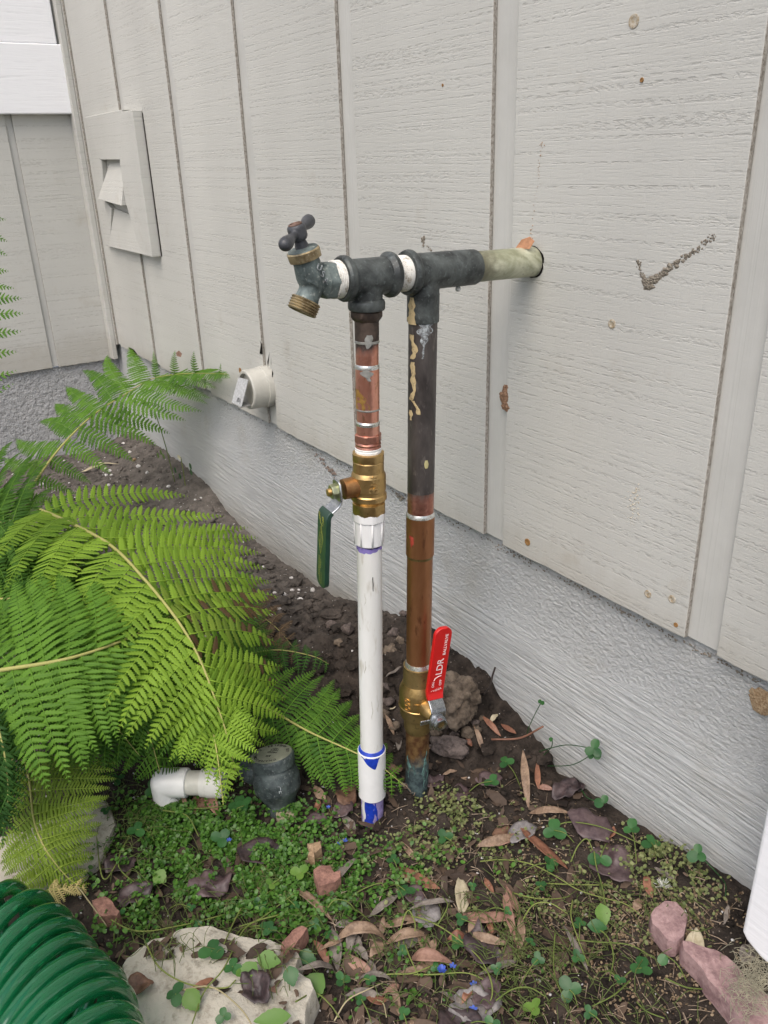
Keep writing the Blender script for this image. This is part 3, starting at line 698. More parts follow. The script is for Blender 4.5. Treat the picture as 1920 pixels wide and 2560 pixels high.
text('3/4', .0145, mat4(VC+(Vector(CAM)-VC).normalized()*.0168+Vector((.004, .0035, -.001)), Vector((-.15, 0, 1)), Vector((-.55, -.84, 0))), M_brass, body, .0006)
# PVC adapter and pipe
ad = seg(1, 'threaded_adapter', 1283, 1308, .0166, M_pvcw, n=8, phase=.3, prof=[(0, .0158), (.12, .0172), (.85, .0172), (1, .0158)])
T_, a_, b_ = D1t, on1(1305, 8), on1(1364, 8)
lathe('adapter_socket', D1t, D1, [(a_, .0154), (b_-.0008, .0152), (b_, .0146)], M_pvcw, ad, 48)
ax, ay, _ = frame(D1)
for k in range(8):
    an = 2*math.pi*k/8+.35; d0 = ax*math.cos(an)+ay*math.sin(an)
    v, f = tube_vf([D1t+D1*(a_-.001)+d0*.0156, D1t+D1*b_+d0*.0153], .0011, 6); mesh('rib', v, f, M_pvcw, ad, True)
soot(1, 1360, 20, plain('purple_primer', (.25, .20, .52), .5, var=.2), 'primer_band', .01345, pl, .35, 8)
soot(1, 1359, 9, plain('dark_primer', (.06, .045, .16), .5), 'primer_edge', .01352, pl, .7, 5)
pv = seg(1, 'plastic_pipe', 1355, 2125, .0133, M_pvc, chamfer=.0003)
M_scuff = speck_mat('pipe_scuff', (.42, .40, .34), (.62, .60, .54), 350, .7, 0)
for q in range(5):
    x0 = 905+random.uniform(-8, 40); y0 = 1430+q*90+random.uniform(-50, 50); hh = random.uniform(10, 60)
    smear(1, [(x0, y0, .3), (x0+random.uniform(-4, 4), y0+hh*.5, random.uniform(.6, 1.3)), (x0+1, y0+hh, .3)], .01332, M_scuff, 'scuff', pl, 1.5, n=9, seed=q, thick=.00008)
smear(1, [(932, 1435, 1.), (933, 1452, 1.2), (932, 1470, .6)], .01332, M_ink, 'scratch', pl, 1., 8, 4, .00008)
seg(1, 'pipe_coupling', 1880, 1994, .0165, M_pvcw, prof=[(0, .0134), (.001, .0160), (.012, .0165), (.985, .0165), (1, .0158)])
M_blue = plain('blue_cement', (.012, .045, .42), .35, var=.3, ns=120, coat=.4); M_lil = plain('lilac_primer', (.34, .28, .55), .5, var=.3, ns=60)
c1 = on1(1880, 9); lathe('cement_ring', D1t, D1, [(c1-.0035, .01335), (c1-.0030, .0142), (c1-.0008, .0152), (c1+.0002, .0159)], M_blue, pl, 40)
smear(1, [(926, 1880, 26), (930, 1894, 15), (936, 1906, 2)], .0167, M_blue, 'cement_drip', pl, .4, seed=3)
soot(1, 1990, 130, M_lil, 'primer_band', .01342, pl, .2, 2)
for q, (xx, a, b, c) in enumerate([(914, 1992, 2100, 5), (925, 1992, 2112, 8), (937, 1995, 2050, 3), (919, 2030, 2112, 9)]):
    smear(1, [(xx, a, c), (xx+4, (a+b)/2, c*.8), (xx+7, b, 2)], .0136, M_blue, 'cement_drip', pl, 1.3, seed=q+10)
smear(1, [(907, 1993, 5), (912, 2025, 6), (909, 2050, 2)], .0136, M_pvc, 'bare_plastic', pl, 1.2, seed=31)
# fine barcode-like print on the coupling
rows = []; cc = D1t+D1*on1(1945, 9); vv = (Vector(CAM)-cc); vv = (vv-D1*vv.dot(D1)).normalized(); rr_ = vv.cross(D1); rr_ = rr_ if rr_.dot(Vector(CR)) > 0 else -rr_
for i in range(14):
    for j in range(2):
        an = .92+.16*j; q = cc-D1*(.014-.0021*i)+(vv*math.cos(an)+rr_*math.sin(an))*.0166
        rows.append(tube_vf([q-rr_*.0006+vv*.0004, q+rr_*.0006-vv*.0008], .0003, 4))
v, f = merge(rows); mesh('printed_code', v, f, M_ink, pl)
# ---- column 2 (right)
seg(2, 'tee_socket', 738, 809, .0158, M_verd)
seg(2, 'copper_pipe', 806, 1232, .0143, M_dark, chamfer=.0003)
PIPE_T2 = seg(2, 'copper_pipe', 1228, 1292, .01425, M_tint, chamfer=.0003)
PIPE_T2.data.materials[0] = grad_metal('heat_tinted_copper', 2, 1215, 1262, ((.060, .052, .050), (.125, .11, .10), .4, .5), ((.36, .15, .11), (.55, .26, .19), .32, .9), 30, .3)
seg(2, 'solder_ring', 1287, 1297, .0156, M_solder, prof=[(0, .0144), (.4, .0154), (1, .0156)])
seg(2, 'copper_coupling', 1294, 1394, .0155, M_copb)
seg(2, 'solder_ring', 1391, 1400, .0155, M_brassd, prof=[(0, .0155), (1, .0144)])
seg(2, 'copper_pipe', 1396, 1668, .0143, M_copb, chamfer=.0003)
seg(2, 'solder_ring', 1660, 1676, .0162, M_solder, prof=[(0, .0145), (.5, .0160), (1, .0166)])
M_tan = speck_mat('tan_flux_flake', (.16, .115, .065), (.56, .44, .24), 150, .8, .001, .30, .48)
M_calc = speck_mat('calcium_streak', (.11, .11, .11), (.50, .55, .57), 190, .8, .001, .42, .62)
for q, pt in enumerate([[(1029, 745, 4), (1031, 770, 7), (1027, 800, 8), (1030, 812, 9)], [(1029, 838, 4), (1033, 862, 6), (1037, 880, 8), (1030, 898, 3)], [(1034, 905, 7), (1033, 940, 7), (1036, 975, 5), (1030, 985, 8), (1027, 1000, 3)], [(1032, 1000, 6), (1046, 1020, 5), (1049, 1033, 3)], [(1027, 1025, 5), (1028, 1050, 3)]]):
    smear(2, pt, .0159 if q == 0 else .01435, M_tan, 'flux_flake', pl, 1.1, seed=q+20)
smear(2, [(1066, 806, 20), (1063, 826, 14), (1060, 850, 7), (1058, 878, 4), (1055, 895, 2)], .01435, M_calc, 'calcium_streak', pl, 1.3, seed=30)
smear(2, [(1066, 1146, 3), (1066, 1155, 6), (1066, 1166, 3)], .01436, plain('paint_spot', (.48, .44, .22), .5), 'paint_spot', pl, .2, 8)
smear(2, [(1030, 1335, 3), (1029, 1350, 5), (1028, 1362, 2)], .0156, plain('red_marks', (.35, .05, .03), .5), 'stain_spot', pl, 1.6, 10, 7)
b2 = lathe('ball_valve', D2t, D2, valve_profile(2, [(1668, .0160), (1669, .0178), (1708, .0180), (1712, .0186), (1726, .0218), (1730, .0222), (1764, .0224), (1767, .0218), (1786, .0216), (1792, .0205), (1796, .0172), (1822, .0168), (1830, .0152)], None), [M_brassd], pl, 64)
lathe('valve_belt', D2t, D2, valve_profile(2, [(1710, .0185), (1726, .0221), (1731, .0225), (1764, .0227), (1768, .0222)], None), M_brass, b2, 64)
lathe('valve_rib', D2t, D2, valve_profile(2, [(1762, .0222), (1764, .0233), (1767, .0233), (1769, .0222)], None), M_brass, b2, 64)
VC2 = D2t+D2*on2(1752, 8); SD2 = Vector((.975, -.12, -.05)).normalized()
o = lathe('stem_bonnet', VC2, SD2, [(0, .0115), (.028, .0112), (.034, .0100), (.040, .0080)], M_brass, b2, 36, 8)
side = SD2.cross(UP).normalized(); side = side if side.dot(Vector(CR)) > 0 else -side
U2 = (UP*1.+side*.13).normalized(); U2 = (U2-SD2*U2.dot(SD2)).normalized(); side = (SD2.cross(U2)).normalized(); side = side if side.dot(Vector(CR)) > 0 else -side
q0 = VC2+SD2*.0455
strap([q0-U2*.012, q0-U2*.009, q0, q0+U2*.010, q0+U2*.013-SD2*.001, q0+U2*.016-SD2*.004, q0+U2*.021-SD2*.010, q0+U2*.025-SD2*.013], [.006, .0088, .0100, .0098, .0096, .0096, .0096, .0096], .0011, M_zinc, 'lever_plate', b2)
strap([q0-side*.012-U2*.004-SD2*.002, q0-side*.012+U2*.002-SD2*.002], [.009, .009], .0009, M_zinc, 'stop_tab', b2)
lathe('lever_nut', q0+SD2*.001, SD2, [(0, .0090), (.0006, .0094), (.004, .0094), (.0045, .0082), (.0085, .0080), (.009, .0072), (.0088, .0048), (.006, .0046)], M_zinc, b2, 36, 6)
lathe('stem_end', q0+SD2*.004, SD2, [(0, .0044), (.0042, .0044), (.0046, .0038)], M_brassd, b2, 24)
e0 = q0+U2*.0215-SD2*.0105
sp = [e0, e0+U2*.005-SD2*.003, e0+U2*.010-SD2*.0042]+[e0+U2*(.010+.0075*k)-SD2*(.0042+.0001*k) for k in range(1, 11)]
wd = [.0098, .0106, .0110]+[.0111]*10; end = sp[-1]
sp += [end+U2*.003, end+U2*.0055, end+U2*.0075, end+U2*.0085]; wd += [.0103, .0085, .0058, .003]
strap(sp, wd, .0025, M_red, 'lever_sleeve', b2, bev=.0018)
fc = e0+U2*.010-SD2*(.0046-.0028)
def rtxt(s, size, x, y, sx=1.): text(s, size, mat4(fc+side*x+U2*y, U2, -side), M_wprint, b2, .00012, sx=sx)
rtxt('LDR', .0118, .0010, .0330, 1.0); rtxt('BALLVALVE', .0052, .0040, .0620, 1.05)
rtxt('ON', .0046, -.0045, .0095); rtxt('OFF', .0046, .0050, .0110)
text('CHINA', .0046, mat4(fc+side*.0005+U2*.0015, (side*1.+U2*.25).normalized(), U2), M_wprint, b2, .00012)
v, f = tube_vf([fc+side*x+U2*y for x, y in ((-.0045, .0150), (-.0030, .0180), (.0005, .0200), (.0045, .0205))], .00042, 5); mesh('printed_line', v, f, M_wprint, b2)
vd = (Vector(CAM)-VC2).normalized(); lf = -Vector(CR); lf.z = 0; lf.normalize()
for s_, off_, sz in (('1"', -.05, .013), ('600', -.62, .012)):
    an = off_; dr = Vector((vd.x, vd.y, 0)).normalized(); rt2 = Vector((-dr.y, dr.x, 0)); rt2 = rt2 if rt2.dot(Vector(CR)) > 0 else -rt2
    dd = dr*math.cos(an)+rt2*math.sin(an); tx = -dr*math.sin(an)+rt2*math.cos(an)
    c0 = D2t+D2*on2(1746, 8)+dd*.0228; text(s_, sz, mat4(c0, Vector((0, 0, -1)), tx), M_brass, b2, .0006)
M_vpipe = metal('verdigris_copper', (.05, .075, .08), (.20, .15, .07), 18, .5, .55, .44, .6, .45, (1, 1, .25), c3=(.17, .30, .26))
PIPE_L = seg(2, 'copper_pipe', 1826, 2010, .0143, M_vpipe, chamfer=.0003)
PIPE_L.data.materials[0] = grad_metal('verdigris_foot', 2, 1860, 1925, ((.13, .06, .03), (.28, .17, .07), .5, .55), ((.045, .065, .075), (.13, .19, .19), .6, .3), 26, .45)
M_teal = speck_mat('verdigris', (.05, .085, .085), (.17, .33, .29), 180, .8, .0005, .42, .62)
for q, (xx, a, b, c) in enumerate([(1022, 1880, 1935, 3), (1060, 1885, 1960, 2.5), (1036, 1900, 1925, 2), (1066, 1870, 1950, 2)]):
    smear(2, [(xx, a, c*.5), (xx, (a+b)/2, c), (xx, b, .6)], .0145, M_teal, 'verdigris_streak', pl, 1.6, seed=40+q)
# drops of water
for sx_, sy_, on_ in ((1148, 722, 0),):
    p = A(.098)-UP*.0188; lathe('water_drop', p+UP*.002, (0, 0, -1), [(0, .0012), (.0015, .0026), (.0035, .0028), (.005, .0018), (.0056, .0004)], plain('water', (.6, .62, .6), .05, spec=.8), pl, 16)

# ---- faucet
M_fau = metal('weathered_faucet', (.055, .072, .070), (.20, .245, .235), 52, .5, .3, .36, .64, .62, c3=(.38, .40, .36))
M_gold = metal('worn_brass', (.20, .15, .08), (.42, .34, .20), 90, .45, .6, .38, .62, .55, c3=(.52, .47, .36))
FB = Vector((HX, -.262, .3495)); SPD = Vector((0, -.50, -.866)).normalized(); BND = Vector((0, -.26, .965)).normalized()
fau_parts = [lathe_vf(A(.247), AD, [(0, .0105), (.010, .0115), (.020, .0100)], 28), lathe_vf(FB-BND*.006, BND, [(0, .0110), (.006, .0128), (.014, .0126), (.020, .0118), (.024, .0120)], 32),
             lathe_vf(FB+Vector((0, .003, -.002)), SPD, [(0, .0115), (.008, .0108), (.013, .0100), (.018, .0110), (.0195, .0114)], 32),
             lathe_vf(FB-SPD*.006, SPD, [(0, .008), (.003, .0115), (.012, .0125)], 24)]
fau = cast_body('faucet', fau_parts, M_fau, pl, .0009, 8)
lathe('hex_shank', A(.240), AD, [(0, .0150), (.001, .0168), (.011, .0168), (.0125, .0150), (.0155, .0120)], M_fau, fau, 48, 6)
sp0 = FB+Vector((0, .003, -.002))+SPD*.0185
lathe('spout_thread', sp0, SPD, thread(0, .0095, .0138, .0023, .0012)+[(.0105, .0108), (.004, .0102)], M_gold, fau, 48, angle=25)
lathe('packing_nut', FB+BND*.0165, BND, [(0, .0120), (.001, .0147), (.0080, .0150), (.009, .0138), (.0093, .0110)], M_gold, fau, 48, 8)
lathe('packing_top', FB+BND*.0255, BND, [(0, .0135), (.001, .0130), (.002, .0070)], M_fau, fau, 32)
lathe('stem', FB+BND*.026, BND, [(0, .0062), (.004, .0058), (.008, .0046), (.014, .0048)], M_hand, fau, 24)
HCp = FB+BND*.0405
bar = Vector((-.056, .059, .0158)); bar = (bar-BND*bar.dot(BND)).normalized()
pts = []
hv = [lathe_vf(HCp-BND*.007, BND, [(0, .0062), (.003, .0080), (.011, .0082), (.0135, .0070)], 24)]
for sg in (-1, 1):
    prof = [(0, .0050), (.008, .0030), (.014, .0034), (.022, .0047), (.030, .0060), (.0345, .0060), (.038, .0046), (.0395, .0028), (.0402, .0008)]
    hv.append(lathe_vf(HCp, bar*sg, prof, 20))
cast_body('handle', hv, M_hand, fau, .0008, 5)
lathe('handle_screw', HCp+BND*.0050, BND, [(0, .0062), (.0022, .0062), (.0026, .0052), (.0016, .0048)], metal('rusty_screw', (.10, .05, .03), (.3, .2, .16), 120, .5, .5), fau, 24)
V = smear
tc = FB+Vector((.0133, .0035, .006))
for ch, dy_, dz_ in (('U', -.0015, .006), ('S', .0015, .000), ('A', .0045, -.006)):
    text(ch, .0075, mat4(FB+Vector((.0128, dy_+.003, dz_+.004)), Vector((.0, .86, -.5)), Vector((-.1, .5, .86))), M_calc, fau, .0005)
splat('paint_fleck', [(720, 588, 1.), (726, 596, 1.)], 1.2, 2, fau, M_tape) if False else None

# ================================================================== anti-siphon valve and elbow (left of the white pipe)
av = thing('sprinkler_valve', tuple(G(700, 2020)), 'dark weathered cast metal sprinkler valve with a round stamped cap in the weeds', 'valve')
CT = Vector(gz(679, 1884, -.214))
# choose its height so that its foot stands on the soil
foot = G(708, 2030); axd = (CT-foot).normalized()
hgt = (CT-foot).length
M_cap = metal('stamped_cap', (.17, .18, .135), (.30, .31, .24), 40, .55, .25, .36, .64, .6)
M_cast = metal('dark_cast', (.034, .044, .046), (.10, .125, .122), 70, .5, .3, .38, .66, .6, c3=(.22, .24, .23))
AXV = Vector((-.16, .0, .98)).normalized(); AXV = (AXV*.6+axd*.4).normalized()
cast_body('valve_body', [lathe_vf(CT-AXV*.010, -AXV, [(0, .0235), (.006, .0235), (.010, .0262), (.020, .0288), (.034, .0285), (.044, .0225), (.052, .0185), (.058, .0190), (hgt+.02, .0190)], 40),
    lathe_vf(CT-AXV*.036, Vector((-1, -.35, -.1)), [(0, .012), (.030, .0125), (.034, .0165), (.052, .0165), (.056, .0130)], 30)], M_cast, av, .0013, 6)
lathe('valve_cap', CT-AXV*.0155, AXV, [(0, .0235), (.001, .0262), (.012, .0268), (.0145, .0258), (.0155, .0245)], M_cast, av, 56)
lathe('cap_disc', CT-AXV*.0005, AXV, [(0, .0248), (.0008, .0248), (.0012, .0235)], M_cap, av, 56)
cpx = Vector(CR); cpx = -(cpx-AXV*cpx.dot(AXV)).normalized(); cpy = AXV.cross(cpx)     # lettering reads upside down from here
rot_ = Matrix.Rotation(R(-22), 3, AXV); cpx = rot_ @ cpx; cpy = rot_ @ cpy; TC = CT+AXV*.0009
M_stamp = plain('stamped_letters', (.025, .027, .022), .8)
def arc(s, r, a0, step, size, inward=True):
    for i, ch in enumerate(s):
        if ch == ' ': continue
        a = R(a0+step*i); rd = cpx*math.cos(a)+cpy*math.sin(a); tn = -cpx*math.sin(a)+cpy*math.cos(a)
        up_, x_ = (rd, -tn) if inward else (-rd, tn)
        text(ch, size, mat4(TC+rd*r, x_, up_), M_stamp, av, .0002)
arc('CHAMPION', .0200, 130, -13.5, .0058, True)
arc('LOS ANGELES, CALIF.', .0200, 195, 11.5, .0054, False)
text('MOD', .0056, mat4(TC-cpy*.002, cpx, cpy), M_stamp, av, .0002); text('3/4', .0052, mat4(TC+cpy*.0075, cpx, cpy), M_stamp, av, .0002)
v, f = tube_vf([TC+cpx*(.0050*math.cos(R(a)))+cpy*(-.0065-.0055*abs(math.sin(R(a)))) for a in range(0, 181, 15)]+[TC-cpx*.005-cpy*.0065, TC+cpx*.005-cpy*.0065], .0003, 5)
mesh('cap_emblem', v, f, M_stamp, av)
text('LA', .0042, mat4(TC-cpy*.0087, cpx, cpy), M_stamp, av, .0002)
cq = CT-AXV*.034; dv = (Vector(CAM)-cq); dv = (dv-AXV*dv.dot(AXV)).normalized()
text('CF', .0085, mat4(cq+dv*.0282, -AXV, Vector(CR)), M_calc, av, .0004)
lathe('tan_nipple', foot+Vector((.010, -.001, .008)), (.25, -.1, -1), [(0, .012), (.03, .012)], plain('tan_bush', (.42, .36, .25), .6), av, 30)
# white plastic elbow joined on the left
el = thing('pipe_elbow', tuple(G(400, 2010)), 'white plastic pipe elbow and threaded collar running left from the metal valve', 'pipe fitting')
def E(px, py, z=-.264): return Vector(gz(px, py, z))
e1, e2 = E(470, 1957), E(560, 1958); ed = (e1-e2).normalized()
e3 = E(413, 1956)
cast_body('elbow_body', [lathe_vf(e1, ed, [(0, .0182), ((e1-e3).length, .0182)], 36), lathe_vf(e3, (0, 0, -1), [(0, .0182), (.06, .0172)], 36),
    ([e3+Vector((math.cos(a)*math.cos(b), math.sin(a)*math.cos(b), math.sin(b)))*.0184 for b in [(-math.pi/2+math.pi*j/10) for j in range(1, 10)] for a in [2*math.pi*i/24 for i in range(24)]],
     [(j*24+i, j*24+(i+1) % 24, (j+1)*24+(i+1) % 24, (j+1)*24+i) for j in range(8) for i in range(24)]+[tuple(reversed(range(24))), tuple(range(8*24, 9*24))])], plain('elbow_pvc', (.88, .88, .86), .35, var=.05), el, .0013, 4)
lathe('pipe_nipple', e1+ed*.004, -ed, [(0, .0150), (.030, .0150)], plain('cream_pvc', (.66, .65, .58), .45, var=.08), el, 36)
lathe('threaded_collar', E(503, 1957), -ed, [(0, .0150), (.0005, .0170), (.008, .0172), (.009, .0182), (.027, .0182), (.029, .0168)], plain('collar_pvc', (.74, .735, .68), .45, var=.07), el, 40, 10)

# ================================================================== GREEN COIL HOSE
def hose_mat():
    m, t, p, o = nmat('green_hose'); n = noise_n(t, coords(t), 25, 3)
    col = mixc(t, n, (.008, .25, .09), (.035, .46, .19)); L(t, col, 0, p, 'Base Color')
    p.inputs['Roughness'].default_value = .05; p.inputs['Specular IOR Level'].default_value = .6
    p.inputs['Transmission Weight'].default_value = .75; p.inputs['IOR'].default_value = 1.4
    p.inputs['Coat Weight'].default_value = .6; p.inputs['Coat Roughness'].default_value = .05
    return m
ho = thing('coiled_hose', (.02, -.62, -.29), 'shiny translucent green coiled garden hose in the bottom left corner', 'hose')
HA = [Vector(gz(-290, 2450, -.224)), Vector(gz(-130, 2410, -.224)), Vector(gz(-5, 2435, -.222)), Vector(gz(85, 2545, -.22)), Vector(gz(150, 2690, -.217)), Vector(gz(200, 2860, -.212))]
cen = crom(HA, 1400); turns = 16; pts = []
acc = 0
for i, c in enumerate(cen):
    d = (cen[min(i+1, 1399)]-cen[max(i-1, 0)]).normalized(); a, b, _ = frame(d, (0, 0, 1)); th = 2*math.pi*turns*i/1399
    th += .25*math.sin(i*.021)+.15*math.sin(i*.0083); rr = .064+.0020*math.sin(i*.013)+.001*math.sin(i*.05)
    pts.append(c+a*(rr*math.cos(th))+b*(rr*math.sin(th))+d*(.0016*math.sin(i*.021)-.030*math.cos(th)))
v, f = tube_vf(pts, .0075, 14); M_hose = hose_mat(); mesh('hose_coil', v, f, M_hose, ho, True)

# ================================================================== FERNS
def leaf_mat(name, c1, c2, trans=.32, rough=.58, spec=.25, scale=30, bd=.0003):
    m, t, p, o = nmat(name); n = noise_n(t, coords(t), scale, 3, .6)
    at = N(t, 'VertexColor'); at.layer_name = 'Tone'
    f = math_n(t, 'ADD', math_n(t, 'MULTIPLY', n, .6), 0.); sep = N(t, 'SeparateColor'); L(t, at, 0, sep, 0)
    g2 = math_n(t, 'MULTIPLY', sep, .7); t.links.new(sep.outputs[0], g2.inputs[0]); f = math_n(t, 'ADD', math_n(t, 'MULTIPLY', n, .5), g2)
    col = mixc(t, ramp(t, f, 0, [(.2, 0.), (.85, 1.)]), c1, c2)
    brown = N(t, 'MixRGB'); t.links.new(sep.outputs[1], brown.inputs[0]); t.links.new(col.outputs[0], brown.inputs[1]); brown.inputs[2].default_value = (.12, .075, .035, 1)
    L(t, brown, 0, p, 'Base Color'); p.inputs['Roughness'].default_value = rough; p.inputs['Specular IOR Level'].default_value = spec
    tr = N(t, 'BsdfTranslucent'); t.links.new(brown.outputs[0], tr.inputs[0]); mx = N(t, 'MixShader'); mx.inputs[0].default_value = trans
    t.links.new(p.outputs[0], mx.inputs[1]); t.links.new(tr.outputs[0], mx.inputs[2]); t.links.new(mx.outputs[0], o.inputs[0])
    if bd: bump(t, p, n, bd, .5)
    return m
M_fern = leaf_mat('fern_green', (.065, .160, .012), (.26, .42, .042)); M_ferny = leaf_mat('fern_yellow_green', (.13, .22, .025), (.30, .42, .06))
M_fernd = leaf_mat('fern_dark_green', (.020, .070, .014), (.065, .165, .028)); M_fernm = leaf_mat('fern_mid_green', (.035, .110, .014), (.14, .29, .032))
M_rach = leaf_mat('fern_stalk', (.25, .26, .07), (.42, .40, .14), .05)
def tone_mesh(name, V, F, tone, mat, parent, smooth=True, brown=None):
    me = bpy.data.meshes.new(name); me.from_pydata(V if isinstance(V, list) else V.tolist(), [], F if isinstance(F, list) else F.tolist()); me.update()
    if smooth: me.polygons.foreach_set('use_smooth', [True]*len(me.polygons))
    ca = me.color_attributes.new('Tone', 'FLOAT_COLOR', 'POINT'); n = len(me.vertices); a = np.zeros((n, 4), np.float32); a[:, 3] = 1
    a[:, 0] = tone; a[:, 1] = 0 if brown is None else brown; ca.data.foreach_set('color', a.ravel())
    return link(name, me, mat, parent)
def pinnule_template(lobes=6, ragged=.42):
    """one leaflet: length 1 along x, half width .19, raised lobes either side of a sunk midrib"""
    V = []; F = []; n = lobes*2
    def hw(u): return .225*(1-u**3.0)**.8*(.85+.15*math.sin(min(1, u*3)*math.pi/2))+.004
    for i in range(n+1):
        u = i/n; sc = 1. if i % 2 == 1 else 1-ragged
        w_ = hw(u)*sc; fx = u+.045*(1 if i % 2 else 0)
        zc = -.10*u*u
        V += [(u, 0, zc), (fx*.995, w_*.55, zc+.035), (fx, w_, zc-.012), (fx*.995, -w_*.55, zc+.035), (fx, -w_, zc-.012)]
    for i in range(n):
        a = i*5; b = a+5
        F += [(a, b, b+1, a+1), (a+1, b+1, b+2, a+2), (b, a, a+3, b+3), (b+3, a+3, a+4, b+4)]
    return np.array(V), np.array(F)
TPL = pinnule_template(6); TPL_C = pinnule_template(4, .42)
def pinna_mesh(B, T, wmax, spacing, nrm, tone, mat, parent, tpl=TPL, sag=.06, brown=0., name='pinna', curl=0.):
    B = np.array(B); T = np.array(T); Ln = np.linalg.norm(T-B)
    if Ln < .006: return
    m = max(5, int(Ln/spacing*1.15)); nrm = np.array(nrm)/np.linalg.norm(nrm); d0 = (T-B)/Ln
    side0 = np.cross(nrm, d0); side0 /= np.linalg.norm(side0); up = np.cross(d0, side0)
    bend = rng.normal(0, .035)*Ln
    def mid(u): return B+(T-B)*u+up*(sag*Ln*4*u*(1-u))+side0*(bend*4*u*(1-u))
    Vs = []; Fs = []; To = []; Br = []; off = 0; TV, TF = tpl
    for k in range(m):
        u = 1-(1-(k+.6)/m)**1.18
        c = mid(u); d = mid(min(1, u+.02))-mid(max(0, u-.02)); d /= np.linalg.norm(d)
        prof = wmax*min(1, .55+u*4.)*(1-u**1.5)**.85+.0012
        for sg in (-1, 1):
            sd = np.cross(up, d)*sg; ang = R(80-24*u+rng.normal(0, 3)); x = d*math.cos(ang)+sd*math.sin(ang)
            x = x-up*(.10+curl+rng.normal(0, .05)); x /= np.linalg.norm(x); z = up-x*(up@x); z /= np.linalg.norm(z)
            tl = rng.normal(0, .13)+.12*sg; y = np.cross(z, x); z2 = z*math.cos(tl)+y*math.sin(tl); y = np.cross(z2, x)
            ln = prof*(1+rng.normal(0, .05)); wd = ln*1.0; wd = max(wd, 0.)*1.; sw = min(1.15, spacing*(1-u*.45)/(ln*.43+1e-6))*ln
            P = c+np.outer(TV[:, 0]*ln, x)+np.outer(TV[:, 1]*sw, y)+np.outer(TV[:, 2]*ln, z2)
            Vs.append(P); Fs.append(TF+off); off += len(P); q = tone+rng.normal(0, .11)+.10*math.sin(k*.9)*sg*.5; To.append(np.full(len(P), q)+.18*(TV[:, 1] != 0)-.1)
            Br.append(np.full(len(P), 1. if rng.random() < brown*(.2+1.1*u) else (.25 if rng.random() < brown else 0.)))
    V = np.concatenate(Vs); F = np.concatenate(Fs)
    # midrib
    mv, mf = tube_vf([Vector(mid(u)+up*.0004) for u in np.linspace(0, .97, 9)], [.0009-.0006*u for u in np.linspace(0, 1, 9)], 5)
    V = np.concatenate([V, np.array([tuple(q) for q in mv])]); F = F.tolist()+[tuple(i+off for i in q) for q in mf]
    To.append(np.full(len(mv), .95)); Br.append(np.zeros(len(mv)))
    return tone_mesh(name, V, F, np.clip(np.concatenate(To), 0, 1), mat, parent, True, np.clip(np.concatenate(Br), 0, 1))
def at3(p):
    if p[2] >= .8: return Vector(CAM+ray(p[0], p[1])*p[2])      # depth in metres instead of a height
    q = gz(p[0], p[1], p[2])
    if q[1] > -.03: q = wall(p[0], p[1], -.03)                               # fronds stay in front of the walls
    if q[0] < LX+.03: q = onp(p[0], p[1], 0, LX+.03)
    return Vector(q)
def frond(parent, rach, right, leftk, n, w=.025, sp=.0105, mat=None, rr=.0022, nrm=(.50, -.42, .74), tone=.5, name='frond', sag=.05, tpl=TPL, curl=0.):
    """rach: photo points with height; right/leftk: [(t, px, py, z, brown)] tips of key side leaflets"""
    mat = mat or M_fern; rp = crom([at3(p) for p in rach], 40)
    v, f = tube_vf(rp, [rr*(1-.8*i/39) for i in range(40)], 7)
    fr = tone_mesh(name, [tuple(q) for q in v], [tuple(q) for q in f], .6, M_rach, parent)
    def rpt(t):
        k = t*39; a = min(int(k), 38); s = k-a; return rp[a]*(1-s)+rp[a+1]*s
    for keys in (right, leftk):
        if not keys: continue
        ts = [k[0] for k in keys]; tip = [at3(k[1:4]) for k in keys]; br = [k[4] if len(k) > 4 else 0. for k in keys]
        N_ = max(2, int(n*(ts[-1]-ts[0])))
        for i in range(N_):
            t = ts[0]+(ts[-1]-ts[0])*i/(N_-1); k = 0
            while k < len(ts)-2 and t > ts[k+1]: k += 1
            s = (t-ts[k])/(ts[k+1]-ts[k]); T = tip[k].lerp(tip[k+1], s); T = T+Vector(rng.normal(0, .0022, 3).tolist())
            q = Vector(nrm)+Vector(rng.normal(0, .10, 3).tolist()); B = rpt(t); Ln = (T-B).length
            pinna_mesh(B, T, min(w, Ln*.20), sp*min(1, max(.55, Ln/.16)), q, tone+rng.normal(0, .08), mat, fr, tpl, sag, br[k]*(1-s)+br[k+1]*s, curl=curl)
    return fr
fern_gid = 'fern plants growing along the wall'
fe = thing('fern', (-.42, -.36, -.29), 'large bright green lady fern with broad arching fronds filling the left side', 'fern', fern_gid)
# main frond, stalk running down to the right
frond(fe, [(70, 1262, -.06), (160, 1300, -.04), (275, 1362, -.03), (367, 1455, -.03), (450, 1560, -.045), (500, 1650, -.07), (535, 1740, -.10), (568, 1840, -.14), (590, 1935, -.18)],
      [(.06, 470, 1240, -.08), (.14, 606, 1310, -.10), (.22, 644, 1342, -.11), (.31, 657, 1416, -.11), (.40, 690, 1470, -.11, .1), (.47, 696, 1522, -.12, .45), (.54, 700, 1615, -.13, .3), (.62, 702, 1686, -.14, .1), (.70, 715, 1752, -.15), (.79, 706, 1832, -.17), (.88, 645, 1882, -.18), (.96, 612, 1955, -.19)],
      [(.06, -40, 1420, -.02), (.14, 40, 1520, -.03), (.22, 110, 1560, -.04), (.31, 165, 1640, -.05), (.40, 205, 1700, -.06), (.50, 270, 1790, -.09), (.60, 330, 1860, -.12), (.70, 395, 1880, -.15), (.79, 458, 1908, -.17), (.88, 520, 1925, -.18), (.96, 562, 2020, -.20)],
      21, .033, .0108, M_fern, .0028, tone=.60)
